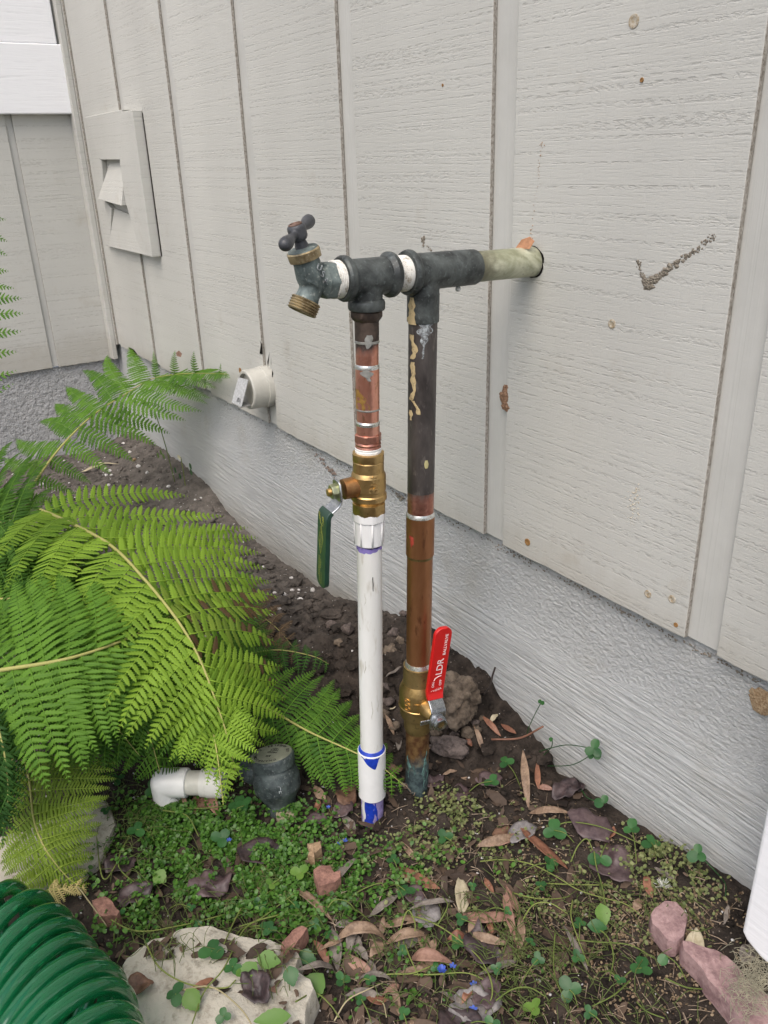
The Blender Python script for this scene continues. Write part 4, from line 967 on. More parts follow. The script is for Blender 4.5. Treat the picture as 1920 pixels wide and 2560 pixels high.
# second frond, stalk from the left edge rising to the right
frond(fe, [(-120, 1700, -.05), (0, 1676, -.045), (115, 1658, -.04), (195, 1640, -.04), (290, 1608, -.045), (370, 1572, -.06), (440, 1530, -.08), (490, 1490, -.10)],
      [(.02, 20, 1880, -.12), (.16, 110, 1985, -.14), (.28, 205, 1925, -.13), (.40, 255, 1880, -.12), (.52, 315, 1850, -.12), (.64, 370, 1800, -.12), (.76, 430, 1745, -.11), (.88, 470, 1660, -.12), (.97, 510, 1560, -.12)],
      [(.02, -90, 1480, -.02), (.16, 0, 1460, -.02), (.28, 60, 1440, -.02), (.40, 150, 1430, -.03), (.52, 220, 1440, -.04), (.64, 300, 1450, -.06), (.76, 360, 1455, -.07), (.88, 420, 1460, -.09), (.97, 470, 1455, -.10)],
      20, .026, .0100, M_fernm, .0028, tone=.72)
# lower frond towards the metal valve, its green darkened for shade under the first
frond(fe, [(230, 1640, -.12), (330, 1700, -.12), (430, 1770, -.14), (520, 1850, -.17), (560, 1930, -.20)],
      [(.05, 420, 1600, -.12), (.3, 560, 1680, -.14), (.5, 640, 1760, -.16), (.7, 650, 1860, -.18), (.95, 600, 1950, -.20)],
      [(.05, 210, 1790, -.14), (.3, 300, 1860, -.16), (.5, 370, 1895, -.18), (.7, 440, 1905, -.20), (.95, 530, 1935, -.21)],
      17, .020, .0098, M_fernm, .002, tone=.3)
# small pointed tips hanging over the white fitting
frond(fe, [(500, 1690, -.11), (520, 1760, -.12), (533, 1830, -.14), (545, 1900, -.155), (558, 2010, -.17)],
      [(.1, 640, 1800, -.13), (.35, 650, 1885, -.15), (.6, 612, 1900, -.16), (.9, 585, 1975, -.17)],
      [(.1, 452, 1905, -.15), (.35, 480, 1912, -.16), (.6, 515, 1930, -.17), (.9, 540, 2000, -.18)],
      12, .018, .0085, M_fern, .0018, tone=.7)
# fronds deeper in the clump, lower tone stands in for shade from above
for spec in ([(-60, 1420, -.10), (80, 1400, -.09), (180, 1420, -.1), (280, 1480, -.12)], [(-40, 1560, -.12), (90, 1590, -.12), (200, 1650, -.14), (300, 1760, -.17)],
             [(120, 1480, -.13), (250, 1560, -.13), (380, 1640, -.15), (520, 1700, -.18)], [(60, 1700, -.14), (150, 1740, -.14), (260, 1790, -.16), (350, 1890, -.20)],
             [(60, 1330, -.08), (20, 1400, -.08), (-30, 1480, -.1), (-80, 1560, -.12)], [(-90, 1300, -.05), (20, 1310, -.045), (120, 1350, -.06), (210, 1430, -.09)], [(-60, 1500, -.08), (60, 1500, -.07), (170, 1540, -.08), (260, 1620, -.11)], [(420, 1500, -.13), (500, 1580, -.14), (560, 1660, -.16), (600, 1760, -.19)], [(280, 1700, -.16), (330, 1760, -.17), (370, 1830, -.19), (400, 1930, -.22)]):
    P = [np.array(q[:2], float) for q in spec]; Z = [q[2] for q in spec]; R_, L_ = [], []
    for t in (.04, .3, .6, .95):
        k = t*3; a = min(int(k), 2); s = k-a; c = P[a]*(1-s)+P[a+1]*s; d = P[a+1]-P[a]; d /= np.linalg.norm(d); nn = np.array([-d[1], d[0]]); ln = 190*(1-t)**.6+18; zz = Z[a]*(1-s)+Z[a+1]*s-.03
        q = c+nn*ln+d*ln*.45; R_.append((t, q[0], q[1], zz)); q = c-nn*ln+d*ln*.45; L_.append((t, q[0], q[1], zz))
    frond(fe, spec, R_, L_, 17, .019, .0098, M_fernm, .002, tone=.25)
# crown base stalks
for q in [(60, 1290), (100, 1400), (-20, 1500), (150, 1620), (40, 1700)]:
    a = at3((q[0], q[1], -.1)); b = Vector((a.x-.05, min(-.1, a.y-.03), float(gh(a.x-.05, a.y-.03))-.01))
    v, f = tube_vf(crom([a, a.lerp(b, .5)+Vector((-.01, 0, .01)), b], 8), .0022, 6); tone_mesh('stalk', [tuple(w_) for w_ in v], f, .4, M_rach, fe)
# brown withered frond beneath, right side
M_fernb = leaf_mat('fern_withered', (.06, .038, .022), (.17, .115, .065), .15)
frond(fe, [(520, 1470, -.20), (600, 1510, -.21), (680, 1560, -.22), (740, 1625, -.235)], [(.05, 600, 1420, -.2), (.4, 690, 1480, -.22), (.8, 735, 1560, -.23), (.97, 750, 1610, -.235)],
      [(.05, 560, 1600, -.22), (.4, 620, 1660, -.23), (.8, 690, 1680, -.24), (.97, 730, 1660, -.24)], 11, .010, .0075, M_fernb, .0014, tone=.4, name='withered_frond')
frond(fe, [(560, 1590, -.22), (640, 1640, -.23), (720, 1730, -.24)], [(.05, 640, 1560, -.22), (.5, 720, 1630, -.23), (.97, 740, 1710, -.24)], [(.05, 590, 1700, -.23), (.5, 650, 1740, -.24), (.97, 700, 1760, -.245)], 8, .009, .0075, M_fernb, .0014, tone=.3, name='withered_frond')
# tall thin frond reaching up towards the corner
f2 = thing('fern', (-.75, -.38, -.29), 'single tall fern frond arching up and right in front of the corner foundation', 'fern', fern_gid)
frond(f2, [(20, 1300, -.16), (75, 1222, -.10), (139, 1133, -.06), (202, 1065, -.03), (253, 1023, -.02), (321, 981, -.01), (380, 947, -.005), (464, 934, -.01), (568, 935, -.03)],
      [(.09, 158, 1250, -.13), (.20, 212, 1215, -.12), (.32, 297, 1177, -.11), (.42, 392, 1123, -.10), (.50, 426, 1080, -.09), (.60, 497, 1040, -.08), (.70, 522, 1008, -.06), (.80, 530, 985, -.05), (.90, 555, 955, -.04), (.97, 572, 945, -.03)],
      [(.20, 18, 1148, -.10), (.28, 45, 1093, -.09), (.38, 130, 1035, -.06), (.46, 155, 976, -.04), (.54, 186, 938, -.02), (.62, 268, 890, .01), (.70, 322, 870, .03), (.78, 400, 876, .03), (.86, 452, 872, .02), (.93, 500, 882, .005), (.98, 548, 905, -.02)],
      16, .027, .0095, M_fernm, .0026, tone=.45, tpl=TPL_C, sag=.03)
# dark fern at the left edge
f3 = thing('fern', (-.3, -.62, -.29), 'dark green drooping fern at the left edge below the large bright fern', 'fern', fern_gid)
frond(f3, [(-190, 1640, -.08), (-80, 1680, -.06), (-20, 1780, -.07), (10, 1880, -.10), (20, 1980, -.14), (10, 2080, -.18)],
      [(.1, 30, 1700, -.08), (.3, 75, 1790, -.1), (.5, 85, 1870, -.12), (.7, 78, 1960, -.14), (.95, 50, 2070, -.18)],
      [(.1, -150, 1900, -.1), (.3, -110, 1960, -.12), (.5, -70, 2010, -.14), (.7, -40, 2060, -.17), (.95, 0, 2120, -.19)], 24, .018, .0080, M_fernd, .002, tone=.3, curl=.25)
frond(f3, [(-160, 1760, -.1), (-70, 1830, -.09), (-20, 1930, -.12), (-10, 2050, -.16)], [(.1, 30, 1800, -.1), (.4, 60, 1920, -.13), (.7, 50, 2010, -.16), (.95, 15, 2080, -.19)],
      [(.1, -130, 1950, -.13), (.5, -80, 2040, -.16), (.95, -30, 2090, -.18)], 18, .016, .0080, M_fernd, .002, tone=.2, curl=.2)
# low yellow-green fern
f4 = thing('fern', (-.22, -.55, -.29), 'small yellow-green fern lying low just above the green hose', 'fern', fern_gid)
frond(f4, [(60, 1890, -.20), (74, 1956, -.20), (84, 2047, -.205), (106, 2108, -.215), (132, 2150, -.23), (170, 2195, -.25), (210, 2226, -.265)],
      [(.05, 285, 1905, -.20), (.22, 280, 1978, -.21), (.36, 262, 2015, -.22), (.5, 245, 2070, -.235), (.64, 240, 2112, -.25), (.8, 222, 2166, -.262), (.95, 218, 2210, -.268)],
      [(.05, -60, 1990, -.2), (.22, -30, 2080, -.22), (.36, 0, 2140, -.24), (.5, 0, 2185, -.25), (.64, 42, 2212, -.262), (.8, 90, 2222, -.265), (.95, 165, 2232, -.27)], 20, .0135, .0068, M_ferny, .0016, tone=.35)
frond(f4, [(230, 1950, -.24), (180, 1930, -.235), (120, 1920, -.23)], [(.05, 300, 1930, -.24), (.5, 170, 1860, -.22), (.95, 100, 1880, -.22)], [(.05, 220, 2010, -.25), (.5, 150, 1990, -.24), (.95, 90, 1940, -.23)], 8, .012, .0068, M_fernm, .0012, tone=.2)
# yellowing tip by the hose
frond(f4, [(120, 2225, -.25), (160, 2222, -.255), (220, 2218, -.26)], [(.05, 130, 2200, -.25), (.9, 215, 2200, -.26)], [(.05, 140, 2248, -.26), (.9, 218, 2240, -.265)], 9, .007, .004, leaf_mat('fern_straw', (.40, .34, .12), (.60, .50, .22), .2), .0009, tone=.7)
# fern passing behind the white pipe
f5 = thing('fern', (-.15, -.2, -.29), 'fern frond pointing right and passing behind the foot of the white pipe', 'fern', fern_gid)
frond(f5, [(600, 1735, -.22), (687, 1781, -.20), (774, 1830, -.195), (882, 1879, -.20), (950, 1915, -.215), (1012, 1965, -.24)],
      [(.05, 700, 1660, -.20), (.2, 800, 1680, -.20), (.36, 850, 1712, -.205), (.5, 902, 1790, -.205), (.65, 925, 1830, -.215), (.8, 985, 1870, -.225), (.95, 1015, 1945, -.24)],
      [(.05, 640, 1850, -.24), (.2, 720, 1930, -.25), (.36, 818, 1978, -.255), (.5, 862, 1984, -.255), (.65, 905, 1985, -.255), (.8, 960, 1990, -.255), (.95, 1000, 1985, -.25)], 17, .017, .0092, M_fernm, .0018, tone=.35, tpl=TPL_C)
frond(f5, [(600, 1640, -.22), (690, 1625, -.21), (780, 1640, -.215), (822, 1660, -.23)], [(.05, 660, 1595, -.21), (.5, 740, 1600, -.215), (.95, 815, 1650, -.23)], [(.05, 650, 1700, -.23), (.5, 740, 1690, -.23), (.95, 812, 1675, -.235)], 11, .012, .0085, M_fernd, .0013, tone=.5)
# frond tips entering at the left edge from a fern beside the camera
f6 = thing('fern', (-.2, -.75, -.29), 'fern leaflet tips poking in at the left edge in front of the grey siding', 'fern', fern_gid)
frond(f6, [(-330, 1250, .98), (-240, 1040, .98), (-190, 850, .98), (-160, 700, 1.0), (-150, 560, 1.02), (-140, 470, 1.04)],
      [(.12, 30, 960, 1.0), (.3, 46, 866, 1.0), (.45, 57, 768, 1.0), (.52, 54, 732, 1.0), (.68, 12, 672, 1.02), (.78, 20, 616, 1.03), (.88, 17, 555, 1.04)],
      [(.12, -420, 1100, .98), (.5, -330, 800, 1.), (.95, -200, 560, 1.04)], 15, .026, .0090, M_fernm, .002, nrm=(.5, -.5, .6), tone=.5, tpl=TPL_C)

# ================================================================== DRY LEAVES, LITTER
M_strips = [speck_mat('dry_leaf_tan', (.15, .095, .06), (.31, .215, .145), 90, .6, .0004), speck_mat('dry_leaf_pink', (.20, .105, .075), (.35, .205, .15), 80, .55, .0004),
            speck_mat('dry_leaf_grey', (.12, .10, .085), (.22, .19, .16), 90, .7, .0004), speck_mat('dry_leaf_red', (.15, .06, .035), (.28, .13, .075), 70, .55, .0004),
            speck_mat('dry_leaf_cream', (.36, .31, .20), (.50, .44, .31), 90, .6, .0003)]
CW = {0: 'tan', 1: 'pinkish tan', 2: 'grey-brown', 3: 'reddish brown', 4: 'cream'}
def strip_leaf(x0, y0, x1, y1, w=12, c=0, arch=0., lift=.004, curve=None):
    A_, B_ = G(x0, y0, lift), G(x1, y1, lift); Ln = (B_-A_).length; d = (B_-A_).normalized(); n = 14
    up = Vector((.1, -.15, 1)).normalized(); sd = d.cross(up).normalized(); up = sd.cross(d); cv = random.uniform(-.10, .10) if curve is None else curve
    mpx = ((B_+A_)/2-Vector(CAM)).dot(Vector(CF))/FPX; hw = w*mpx*.5*1.05; tw0 = random.uniform(-.5, .5); tw1 = random.uniform(-.6, .6); V = []; F = []
    mw = random.uniform(.38, .6); ns = random.random()*50
    for i in range(n+1):
        u = i/n; c_ = A_.lerp(B_, u)+up*(arch*Ln*4*u*(1-u)+.003*mn.noise((u*3, ns, 0)))+sd*(cv*Ln*4*u*(1-u))
        ww = hw*(math.sin(math.pi*min(1, u/mw*.5)) if u < mw else math.cos(math.pi/2*((u-mw)/(1-mw))**1.25))+.0004
        ww *= 1+.12*mn.noise((u*9, ns, 4)); tw = tw0*(1-u)+tw1*u; s_ = sd*math.cos(tw)+up*math.sin(tw); nn = sd*-math.sin(tw)+up*math.cos(tw)
        for q, z in ((-1, .10), (-.5, .0), (0, -.05), (.5, .0), (1, .10)): V.append(c_+s_*(ww*q)+nn*(ww*z*1.8))
    for i in range(n):
        for q in range(4): F.append((i*5+q, i*5+q+1, i*5+q+6, i*5+q+5))
    o = mesh('dry_leaf', V, F, M_strips[c], None, True); s = o.modifiers.new('s', 'SOLIDIFY'); s.thickness = .0005; s.offset = 0
    # parts: none; the leaf blade is the whole thing
    tag(o, None, 'leaf', 'long dry leaves lying on the soil'); lean = 'arched' if arch > .12 else ('curved' if abs(cv) > .06 else 'flat')
    near_label(o, f'{lean} {CW[c]} dry strip leaf', (x0+x1)/2, (y0+y1)/2); return o
def z7(x, y): return 600+x*.4219, 1960+y*.4219
def z8(x, y): return 1200+x*.434, 1700+y*.434
def z5(x, y): return 940+x*.226, 1520+y*.226
for fn_, data in ((z7, [(155,435,60,730,14,1,.03), (275,615,550,840,20,0,.10), (490,690,700,455,22,2,.06), (530,705,660,640,13,4,.02), (860,405,1035,360,10,2,.03), (960,375,1050,470,12,0,.03),
        (940,490,1185,640,30,3,.05), (1300,560,1310,810,34,4,.02), (1275,815,1660,790,28,1,.06), (1570,620,1645,990,18,1,.05), (760,800,940,680,22,2,.15), (810,850,1150,775,24,0,.12),
        (560,950,870,930,28,0,.30), (860,960,1120,910,26,0,.30), (470,1010,620,930,14,0,.25), (610,1020,790,1135,24,1,.05), (770,1050,870,950,24,0,.1), (1010,1045,1270,1090,30,1,.32),
        (1070,1120,1160,930,22,0,.1), (1060,900,1110,1010,26,0,.1), (545,880,580,1110,28,2,.04), (905,1190,945,1380,16,0,.05), (170,1220,372,1268,24,1,.05), (1400,370,1640,325,22,0,.12),
        (1175,300,1218,205,12,0,.08), (1230,320,1262,260,12,4,.08), (440,20,510,102,20,0,.05), (470,100,455,175,14,3,.05), (1450,580,1505,660,14,3,.03), (910,970,1060,935,22,2,.15),
        (700,1180,900,1180,12,2,.2), (640,960,760,1060,18,2,.05), (560,870,690,860,20,2,.1), (1040,1075,1220,1110,22,0,.15), (930,1150,1130,1130,14,0,.2), (1480,820,1500,900,14,3,.2), (600,200,690,300,20,2,.04)]),
                  (z8, [(245,450,280,760,18,0,.06), (330,500,335,660,12,3,.05), (330,650,425,668,12,1,.2), (280,785,520,805,16,0,.2), (225,845,505,1112,28,3,.08), (0,950,215,905,24,1,.12),
        (148,1195,232,1370,22,1,.05), (232,1370,230,1570,18,0,.05), (1240,1450,1285,1615,20,4,.04), (1188,1645,1235,1465,18,4,.06), (1510,1650,1575,1530,34,2,.03), (880,1365,915,1280,18,0,.04),
        (950,1140,990,1280,18,3,.04), (1000,1120,1110,1180,12,2,.04), (1400,1440,1425,1330,10,2,.05), (1130,1570,1370,1825,14,2,.10), (480,1450,620,1690,12,2,.08), (770,860,740,930,20,3,.04), (420,800,430,900,12,0,.1)]),
                  (z5, [(600,480,700,650,16,0,.05), (1080,1370,1190,1610,16,0,.08), (1180,1290,1380,1500,18,3,.10), (1380,1360,1545,1440,22,3,.05), (590,1610,735,1515,20,0,.06), (225,1395,250,1610,20,2,.03),
        (105,1290,205,1450,14,0,.2), (240,2030,420,2015,14,2,.06), (740,1880,895,1855,12,0,.02), (940,1890,1220,1965,14,0,.04), (1260,1375,1345,1230,16,4,.15), (1000,1495,1060,1610,14,3,.04), (110,860,290,700,10,2,.15), (0,1180,220,1110,5,4,.04)])):
    for d in data:
        a, b = fn_(d[0], d[1]), fn_(d[2], d[3]); strip_leaf(a[0], a[1], b[0], b[1], d[4]*(.4219 if fn_ is z7 else .434 if fn_ is z8 else .226)*(3.0 if fn_ is z5 else 2.45), d[5], d[6])
for _ in range(22):
    x_, y_ = random.gauss(1010, 170), random.uniform(2230, 2590); a_ = random.uniform(0, 6.28); l_ = random.uniform(22, 60); strip_leaf(x_-l_*math.cos(a_), y_-l_*.8*math.sin(a_), x_+l_*math.cos(a_), y_+l_*.8*math.sin(a_), random.uniform(11, 24), random.choice([0, 0, 1, 2, 2, 3]), random.uniform(0, .25), random.uniform(.001, .006))
for q in ((500, 1980, 545, 2050, 24, 1, .05), (395, 2000, 350, 2025, 20, 2, .02), (205, 1185, 265, 1162, 10, 4, .02), (235, 1160, 300, 1166, 4, 4, .02), (470, 2030, 450, 1975, 10, 0, .05)): strip_leaf(*q)
M_dead = [speck_mat('dead_leaf_dark', (.020, .014, .016), (.075, .050, .050), 60, .5, .0015), speck_mat('dead_leaf_grey', (.11, .10, .10), (.26, .24, .23), 60, .6, .001),
          speck_mat('dead_leaf_brown', (.09, .045, .025), (.20, .11, .07), 60, .6, .001), speck_mat('dead_leaf_purple', (.05, .03, .033), (.13, .09, .09), 40, .5, .0015)]
DN = ['blackish', 'grey', 'brown', 'purple-brown']
def broad_leaf(px, py, r, c, crump=.5, ar=.75, rot=None):
    C0 = G(px, py, .004); k = (C0-Vector(CAM)).dot(Vector(CF))/FPX; r = r*k*1.12; rot = random.uniform(0, 6.28) if rot is None else rot; ns = random.random()*99; V = [C0+Vector((0, 0, .003))]; F = []; rings = 5; m = 22
    for i in range(1, rings+1):
        for j in range(m):
            a = 2*math.pi*j/m; rr = r*i/rings*(1+.22*mn.noise((math.cos(a)*1.8, math.sin(a)*1.8, ns))*1.5)*(1+.05*math.sin(a*7+ns)*(i == rings)); x, y = rr*math.cos(a), rr*math.sin(a)*ar
            X = x*math.cos(rot)-y*math.sin(rot); Y = x*math.sin(rot)+y*math.cos(rot); z = crump*(.55*r*mn.noise((X/r*1.4, Y/r*1.4, ns))+.3*r*(i/rings)**2*(.4+mn.noise((a, ns, 1)))+.12*r*mn.noise((X/r*5, Y/r*5, ns)))
            V.append(C0+Vector((X, min(Y, .008-C0.y), z+.004)))
    F = [(0, 1+j, 1+(j+1) % m) for j in range(m)]
    for i in range(rings-1):
        for j in range(m): a = 1+i*m; F.append((a+j, a+m+j, a+m+(j+1) % m, a+(j+1) % m))
    o = mesh('dead_leaf', V, F, M_dead[c], None, True); s = o.modifiers.new('s', 'SOLIDIFY'); s.thickness = .0006
    tag(o, None, 'leaf', 'broad dead leaves on the soil'); near_label(o, f'{"crumpled" if crump > .6 else "broad"} {DN[c]} dead leaf', px, py); return o
for q in ((304, 2172, 38, 0, .9), (525, 2229, 50, 3, .8), (650, 2145, 45, 0, .6), (1064, 2292, 40, 1, .5), (1035, 2250, 26, 3, .5), (1208, 2385, 48, 0, 1.1), (1190, 2530, 55, 1, .5), (640, 2478, 40, 0, 1.0), (1417, 1985, 36, 0, 1.0), (1478, 2080, 55, 3, .5),
          (1530, 2170, 60, 3, .6), (1304, 2090, 38, 1, .5), (1260, 2090, 26, 2, .3), (865, 2000, 30, 2, .5), (860, 2035, 28, 3, .6), (500, 2015, 36, 2, .7), (1440, 1975, 24, 0, .8), (1150, 1990, 24, 3, .4), (1215, 2500, 40, 3, .6), (340, 2250, 40, 0, .8), (350, 2470, 30, 2, 1.0), (1150, 2590, 60, 0, .6), (1085, 1960, 26, 3, .5), (985, 1940, 18, 2, .6), (1220, 1960, 30, 3, .3), (790, 2060, 24, 3, .4)): broad_leaf(*q)

# ================================================================== ROCKS, BRICKS, PEBBLES
def lump(name, C0, r, mat, seed, flat=.7, label=None, cat='stone', group=None, amp=.35, sub=3, near=None, axis=0., squash=1., parent=None):
    bm = bmesh.new(); bmesh.ops.create_icosphere(bm, subdivisions=sub, radius=1.)
    for v in bm.verts:
        n = v.co.normalized(); d = 1+amp*mn.noise((n.x*1.3+seed, n.y*1.3, n.z*1.3))+amp*.45*mn.noise((n.x*3.1, n.y*3.1+seed, n.z*3.1))+amp*.2*mn.noise((n.x*8, n.y*8, n.z*8+seed))
        p = n*d; p = Vector((p.x, p.y*squash, p.z*flat)); p.rotate(Matrix.Rotation(axis, 3, 'Z')); v.co = Vector(C0)+p*r
    me = bpy.data.meshes.new(name); bm.to_mesh(me); bm.free(); me.polygons.foreach_set('use_smooth', [sub > 2]*len(me.polygons))
    o = link(name, me, mat, parent)
    if cat: tag(o, label, cat, group)
    if near: near_label(o, near[0], near[1], near[2])
    return o
M_peb = speck_mat('white_pebble', (.42, .40, .38), (.70, .68, .66), 120, .6, .0006); M_rock = speck_mat('pale_rock', (.20, .175, .135), (.46, .43, .36), 42, .9, .006, .33, .50)
M_clod = speck_mat('brown_clod', (.065, .048, .034), (.205, .160, .118), 55, .95, .004); M_stone = speck_mat('grey_brown_stone', (.060, .046, .040), (.165, .130, .115), 90, .85, .003)
M_brick = speck_mat('brick', (.17, .085, .065), (.34, .18, .135), 90, .85, .002); M_paver = speck_mat('pink_paver', (.22, .13, .13), (.40, .265, .255), 60, .8, .003); M_tanst = speck_mat('tan_stone', (.24, .155, .085), (.42, .29, .18), 90, .8, .002)
c = G(1165, 1768, 0); lump('dirt_clod', c+Vector((-.002, -.018, .012)), .031, M_clod, 3.1, .95, 'big cracked brown dirt clod against the foundation beside the red valve handle', 'dirt clod', amp=.6, sub=5)
c = G(1122, 1895, 0); lump('flat_stone', c+Vector((0, 0, .010)), .022, M_stone, 7.7, .50, 'grey-brown flat angular stone just right of the copper pipe foot', 'stone', amp=.55, sub=4, axis=R(35), squash=.65)
for i, (px, py, r) in enumerate([(1150, 1820, 12), (1135, 1842, 10), (1155, 1795, 11), (1120, 1822, 9), (1170, 1850, 14), (1190, 1810, 10), (980, 1630, 18), (985, 1590, 14), (965, 1680, 16), (960, 1730, 13), (1005, 1610, 13), (955, 1580, 12), (1090, 1850, 12), (1085, 1880, 10), (960, 1800, 14), (1010, 1555, 9),
                                 (945, 1640, 20), (970, 1760, 15), (985, 1830, 12), (870, 1590, 16), (850, 1620, 13), (830, 1570, 15), (1195, 1835, 9), (1140, 1862, 9), (1208, 1780, 9)]):
    c = G(px, py, 0); lump('soil_clod', c+Vector((0, 0, r*.00022)), r*.00062, [M_clod, M_stone][i % 2], i*1.7, .75, None, 'dirt clod', 'small dirt clods around the copper pipe', .5, 3, (['small round brown clod', 'small dark clod'][i % 2], px, py), random.uniform(0, 3))
def pz(x, y): return 500+x*.3617, 820+y*.3617
def pc(x, y): return x*.4219, 850+y*.4219
pe_ = [(pz(*q), r) for q, r in (((640,1735),11), ((660,1775),11), ((645,1815),10), ((590,1843),15), ((690,1825),15), ((735,1830),12), ((785,1815),17), ((820,1855),13), ((700,1885),17), ((555,1955),13), ((445,1670),8), ((525,1855),9), ((500,2000),12), ((690,1800),9))]
pe_ += [(pc(*q), r) for q, r in (((710,573),9), ((695,630),14), ((735,615),11), ((775,662),12), ((800,710),13), ((825,745),16), ((877,787),13), ((630,765),10), ((655,770),12), ((635,800),12), ((665,800),10), ((650,873),12), ((255,865),14), ((415,845),7), ((1005,875),14), ((1160,938),8), ((1195,930),8), ((385,715),7), ((540,910),6), ((490,660),7), ((860,540),6), ((20,965),12), ((85,805),8), ((1030,790),7))]
for i, ((px, py), r) in enumerate(pe_):
    c = G(px, py, 0); k = (c-Vector(CAM)).dot(Vector(CF))/FPX; far = px < 520
    lump('pebble', c+Vector((0, -.002, r*k*.10*(1 if far else 1))), r*k*.5*(.85 if far else 1.), M_peb if i not in (7, 18) else M_tanst, i*2.3, .7, None, 'pebble', 'white pebbles by the foundation', .3, 2, None, random.uniform(0, 3), .75)
    ob = COL.objects[-1]; ob['rad'] = r
MARKS += [('the cream-flowered weed', 465, 1210), ('the tall frond stalk', 170, 1100), ('the far foundation foot', 300, 1095), ('the largest pebble of the heap', 753, 1502), ('the withered fern tips', 690, 1540)]
for o in [o for o in COL.objects if o.name.startswith('pebble')]:
    far = o.data.vertices[0].co.x < -.75; rr = o['rad']; del o['rad']
    c_ = sum((v.co for v in o.data.vertices), Vector())/len(o.data.vertices); px, py = proj(c_)
    o['group'] = 'pebbles near the wall corner' if far else 'pebbles behind the fern tips'
    if rr == 17 and not far and px < 770: o['label'] = 'largest smooth white pebble of the heap behind the fern tips'
    else: near_label(o, ('larger' if rr > 12.5 else 'small')+' white pebble', px, py)
def outline_stone(name, pts, top, depth, mat, label, cat, dome=.004, seed=0., topn=.003, sub=8):
    ring = [Vector(gz(px, py, top)) for px, py in pts]; P = []
    for i in range(len(ring)):
        a, b = ring[i], ring[(i+1) % len(ring)]
        for s in range(4): q = a.lerp(b, s/4); q += Vector((mn.noise((q.x*70, q.y*70, seed)), mn.noise((q.x*70, q.y*70, seed+9)), 0))*.0022; P.append(q)
    cc = sum(P, Vector())/len(P); n = len(P); V = []; F = []; lv = [(1.02, -depth), (1.035, -depth*.45), (1.0, -.003), (.985, 0.)]+[(1-j/sub, 0.) for j in range(1, sub)]
    for (s, dz) in lv:
        for q in P:
            v_ = cc+(q-cc)*s; hz = dz+(dome*(1-s*s) if s < .99 else 0)+topn*mn.noise((v_.x*45, v_.y*45, seed))*(1 if s < .99 else .4)+topn*.6*mn.noise((v_.x*130, v_.y*130, seed)); V.append(Vector((v_.x, v_.y, top+hz)))
    V.append(cc+Vector((0, 0, dome))); m = len(lv)
    for i in range(m-1):
        for j in range(n): F.append((i*n+j, i*n+(j+1) % n, (i+1)*n+(j+1) % n, (i+1)*n+j))
    F += [((m-1)*n+j, (m-1)*n+(j+1) % n, m*n) for j in range(n)]
    o = mesh(name, V, F, mat, None, True, 38); fix_normals(o); tag(o, label, cat); return o
outline_stone('rock', [(303, 2412), (312, 2395), (345, 2372), (385, 2350), (432, 2330), (470, 2316), (520, 2314), (566, 2326), (610, 2343), (660, 2350), (735, 2368), (748, 2392), (742, 2425), (778, 2452), (790, 2470), (770, 2510), (760, 2600), (560, 2680), (380, 2640), (330, 2520)], -.268, .05, M_rock,
              'large pale flat rock at the bottom between hose and dry leaves', 'rock', .006, 2.)
outline_stone('rock', [(-60, 2180), (60, 2230), (200, 2200), (250, 2150), (290, 2060), (270, 2000), (210, 1990), (60, 2080), (-80, 2100)], -.279, .03, M_rock, 'pale rock mostly hidden under the small yellow-green fern', 'rock', .004, 5.)
outline_stone('paver', [(1626, 2285), (1638, 2268), (1662, 2252), (1690, 2254), (1705, 2268), (1720, 2286), (1714, 2318), (1708, 2338), (1694, 2354), (1672, 2350), (1648, 2325), (1630, 2305)], -.262, .02, M_paver, 'rounded pink paver stone near the wall at the lower right', 'stone', .001, 8., .0015)
outline_stone('paver', [(1705, 2350), (1730, 2352), (1758, 2365), (1790, 2376), (1815, 2390), (1838, 2414), (1862, 2440), (1892, 2466), (1935, 2500), (1990, 2560), (1990, 2640), (1900, 2640), (1868, 2562), (1822, 2510), (1775, 2450), (1738, 2405), (1712, 2378)], -.263, .022, M_paver,
              'long pink paver stone running into the bottom right corner', 'stone', .001, 11., .0022)
outline_stone('brick_shard', [z7(435, 505), z7(470, 490), z7(530, 478), z7(560, 520), z7(598, 515), z7(595, 550), z7(550, 585), z7(470, 605), z7(455, 580)], -.262, .02, M_brick, 'red brick shard lying in the middle of the weeds', 'brick', .001, 14., .0015, 4)
outline_stone('brick_shard', [z7(250, 940), z7(310, 870), z7(370, 840), z7(400, 850), z7(360, 910), z7(300, 985), z7(245, 975)], -.260, .02, M_brick, 'long narrow brown brick piece on the edge of the pale rock', 'brick', .001, 17., .002, 4)
outline_stone('stone_chip', [z7(395, 350), z7(430, 345), z7(485, 338), z7(480, 375), z7(440, 410), z7(445, 435), z7(400, 425), z7(410, 390)], -.264, .02, M_tanst, 'orange-tan knobbly stone chip left of the white pipe foot', 'stone', .003, 19., .002, 4)
outline_stone('brick_shard', [(229, 2250), (262, 2242), (282, 2256), (297, 2275), (290, 2290), (262, 2292), (240, 2288), (232, 2268)], -.266, .02, M_brick, 'pale red brick shard just right of the coiled hose', 'brick', .001, 23., .0015, 4)
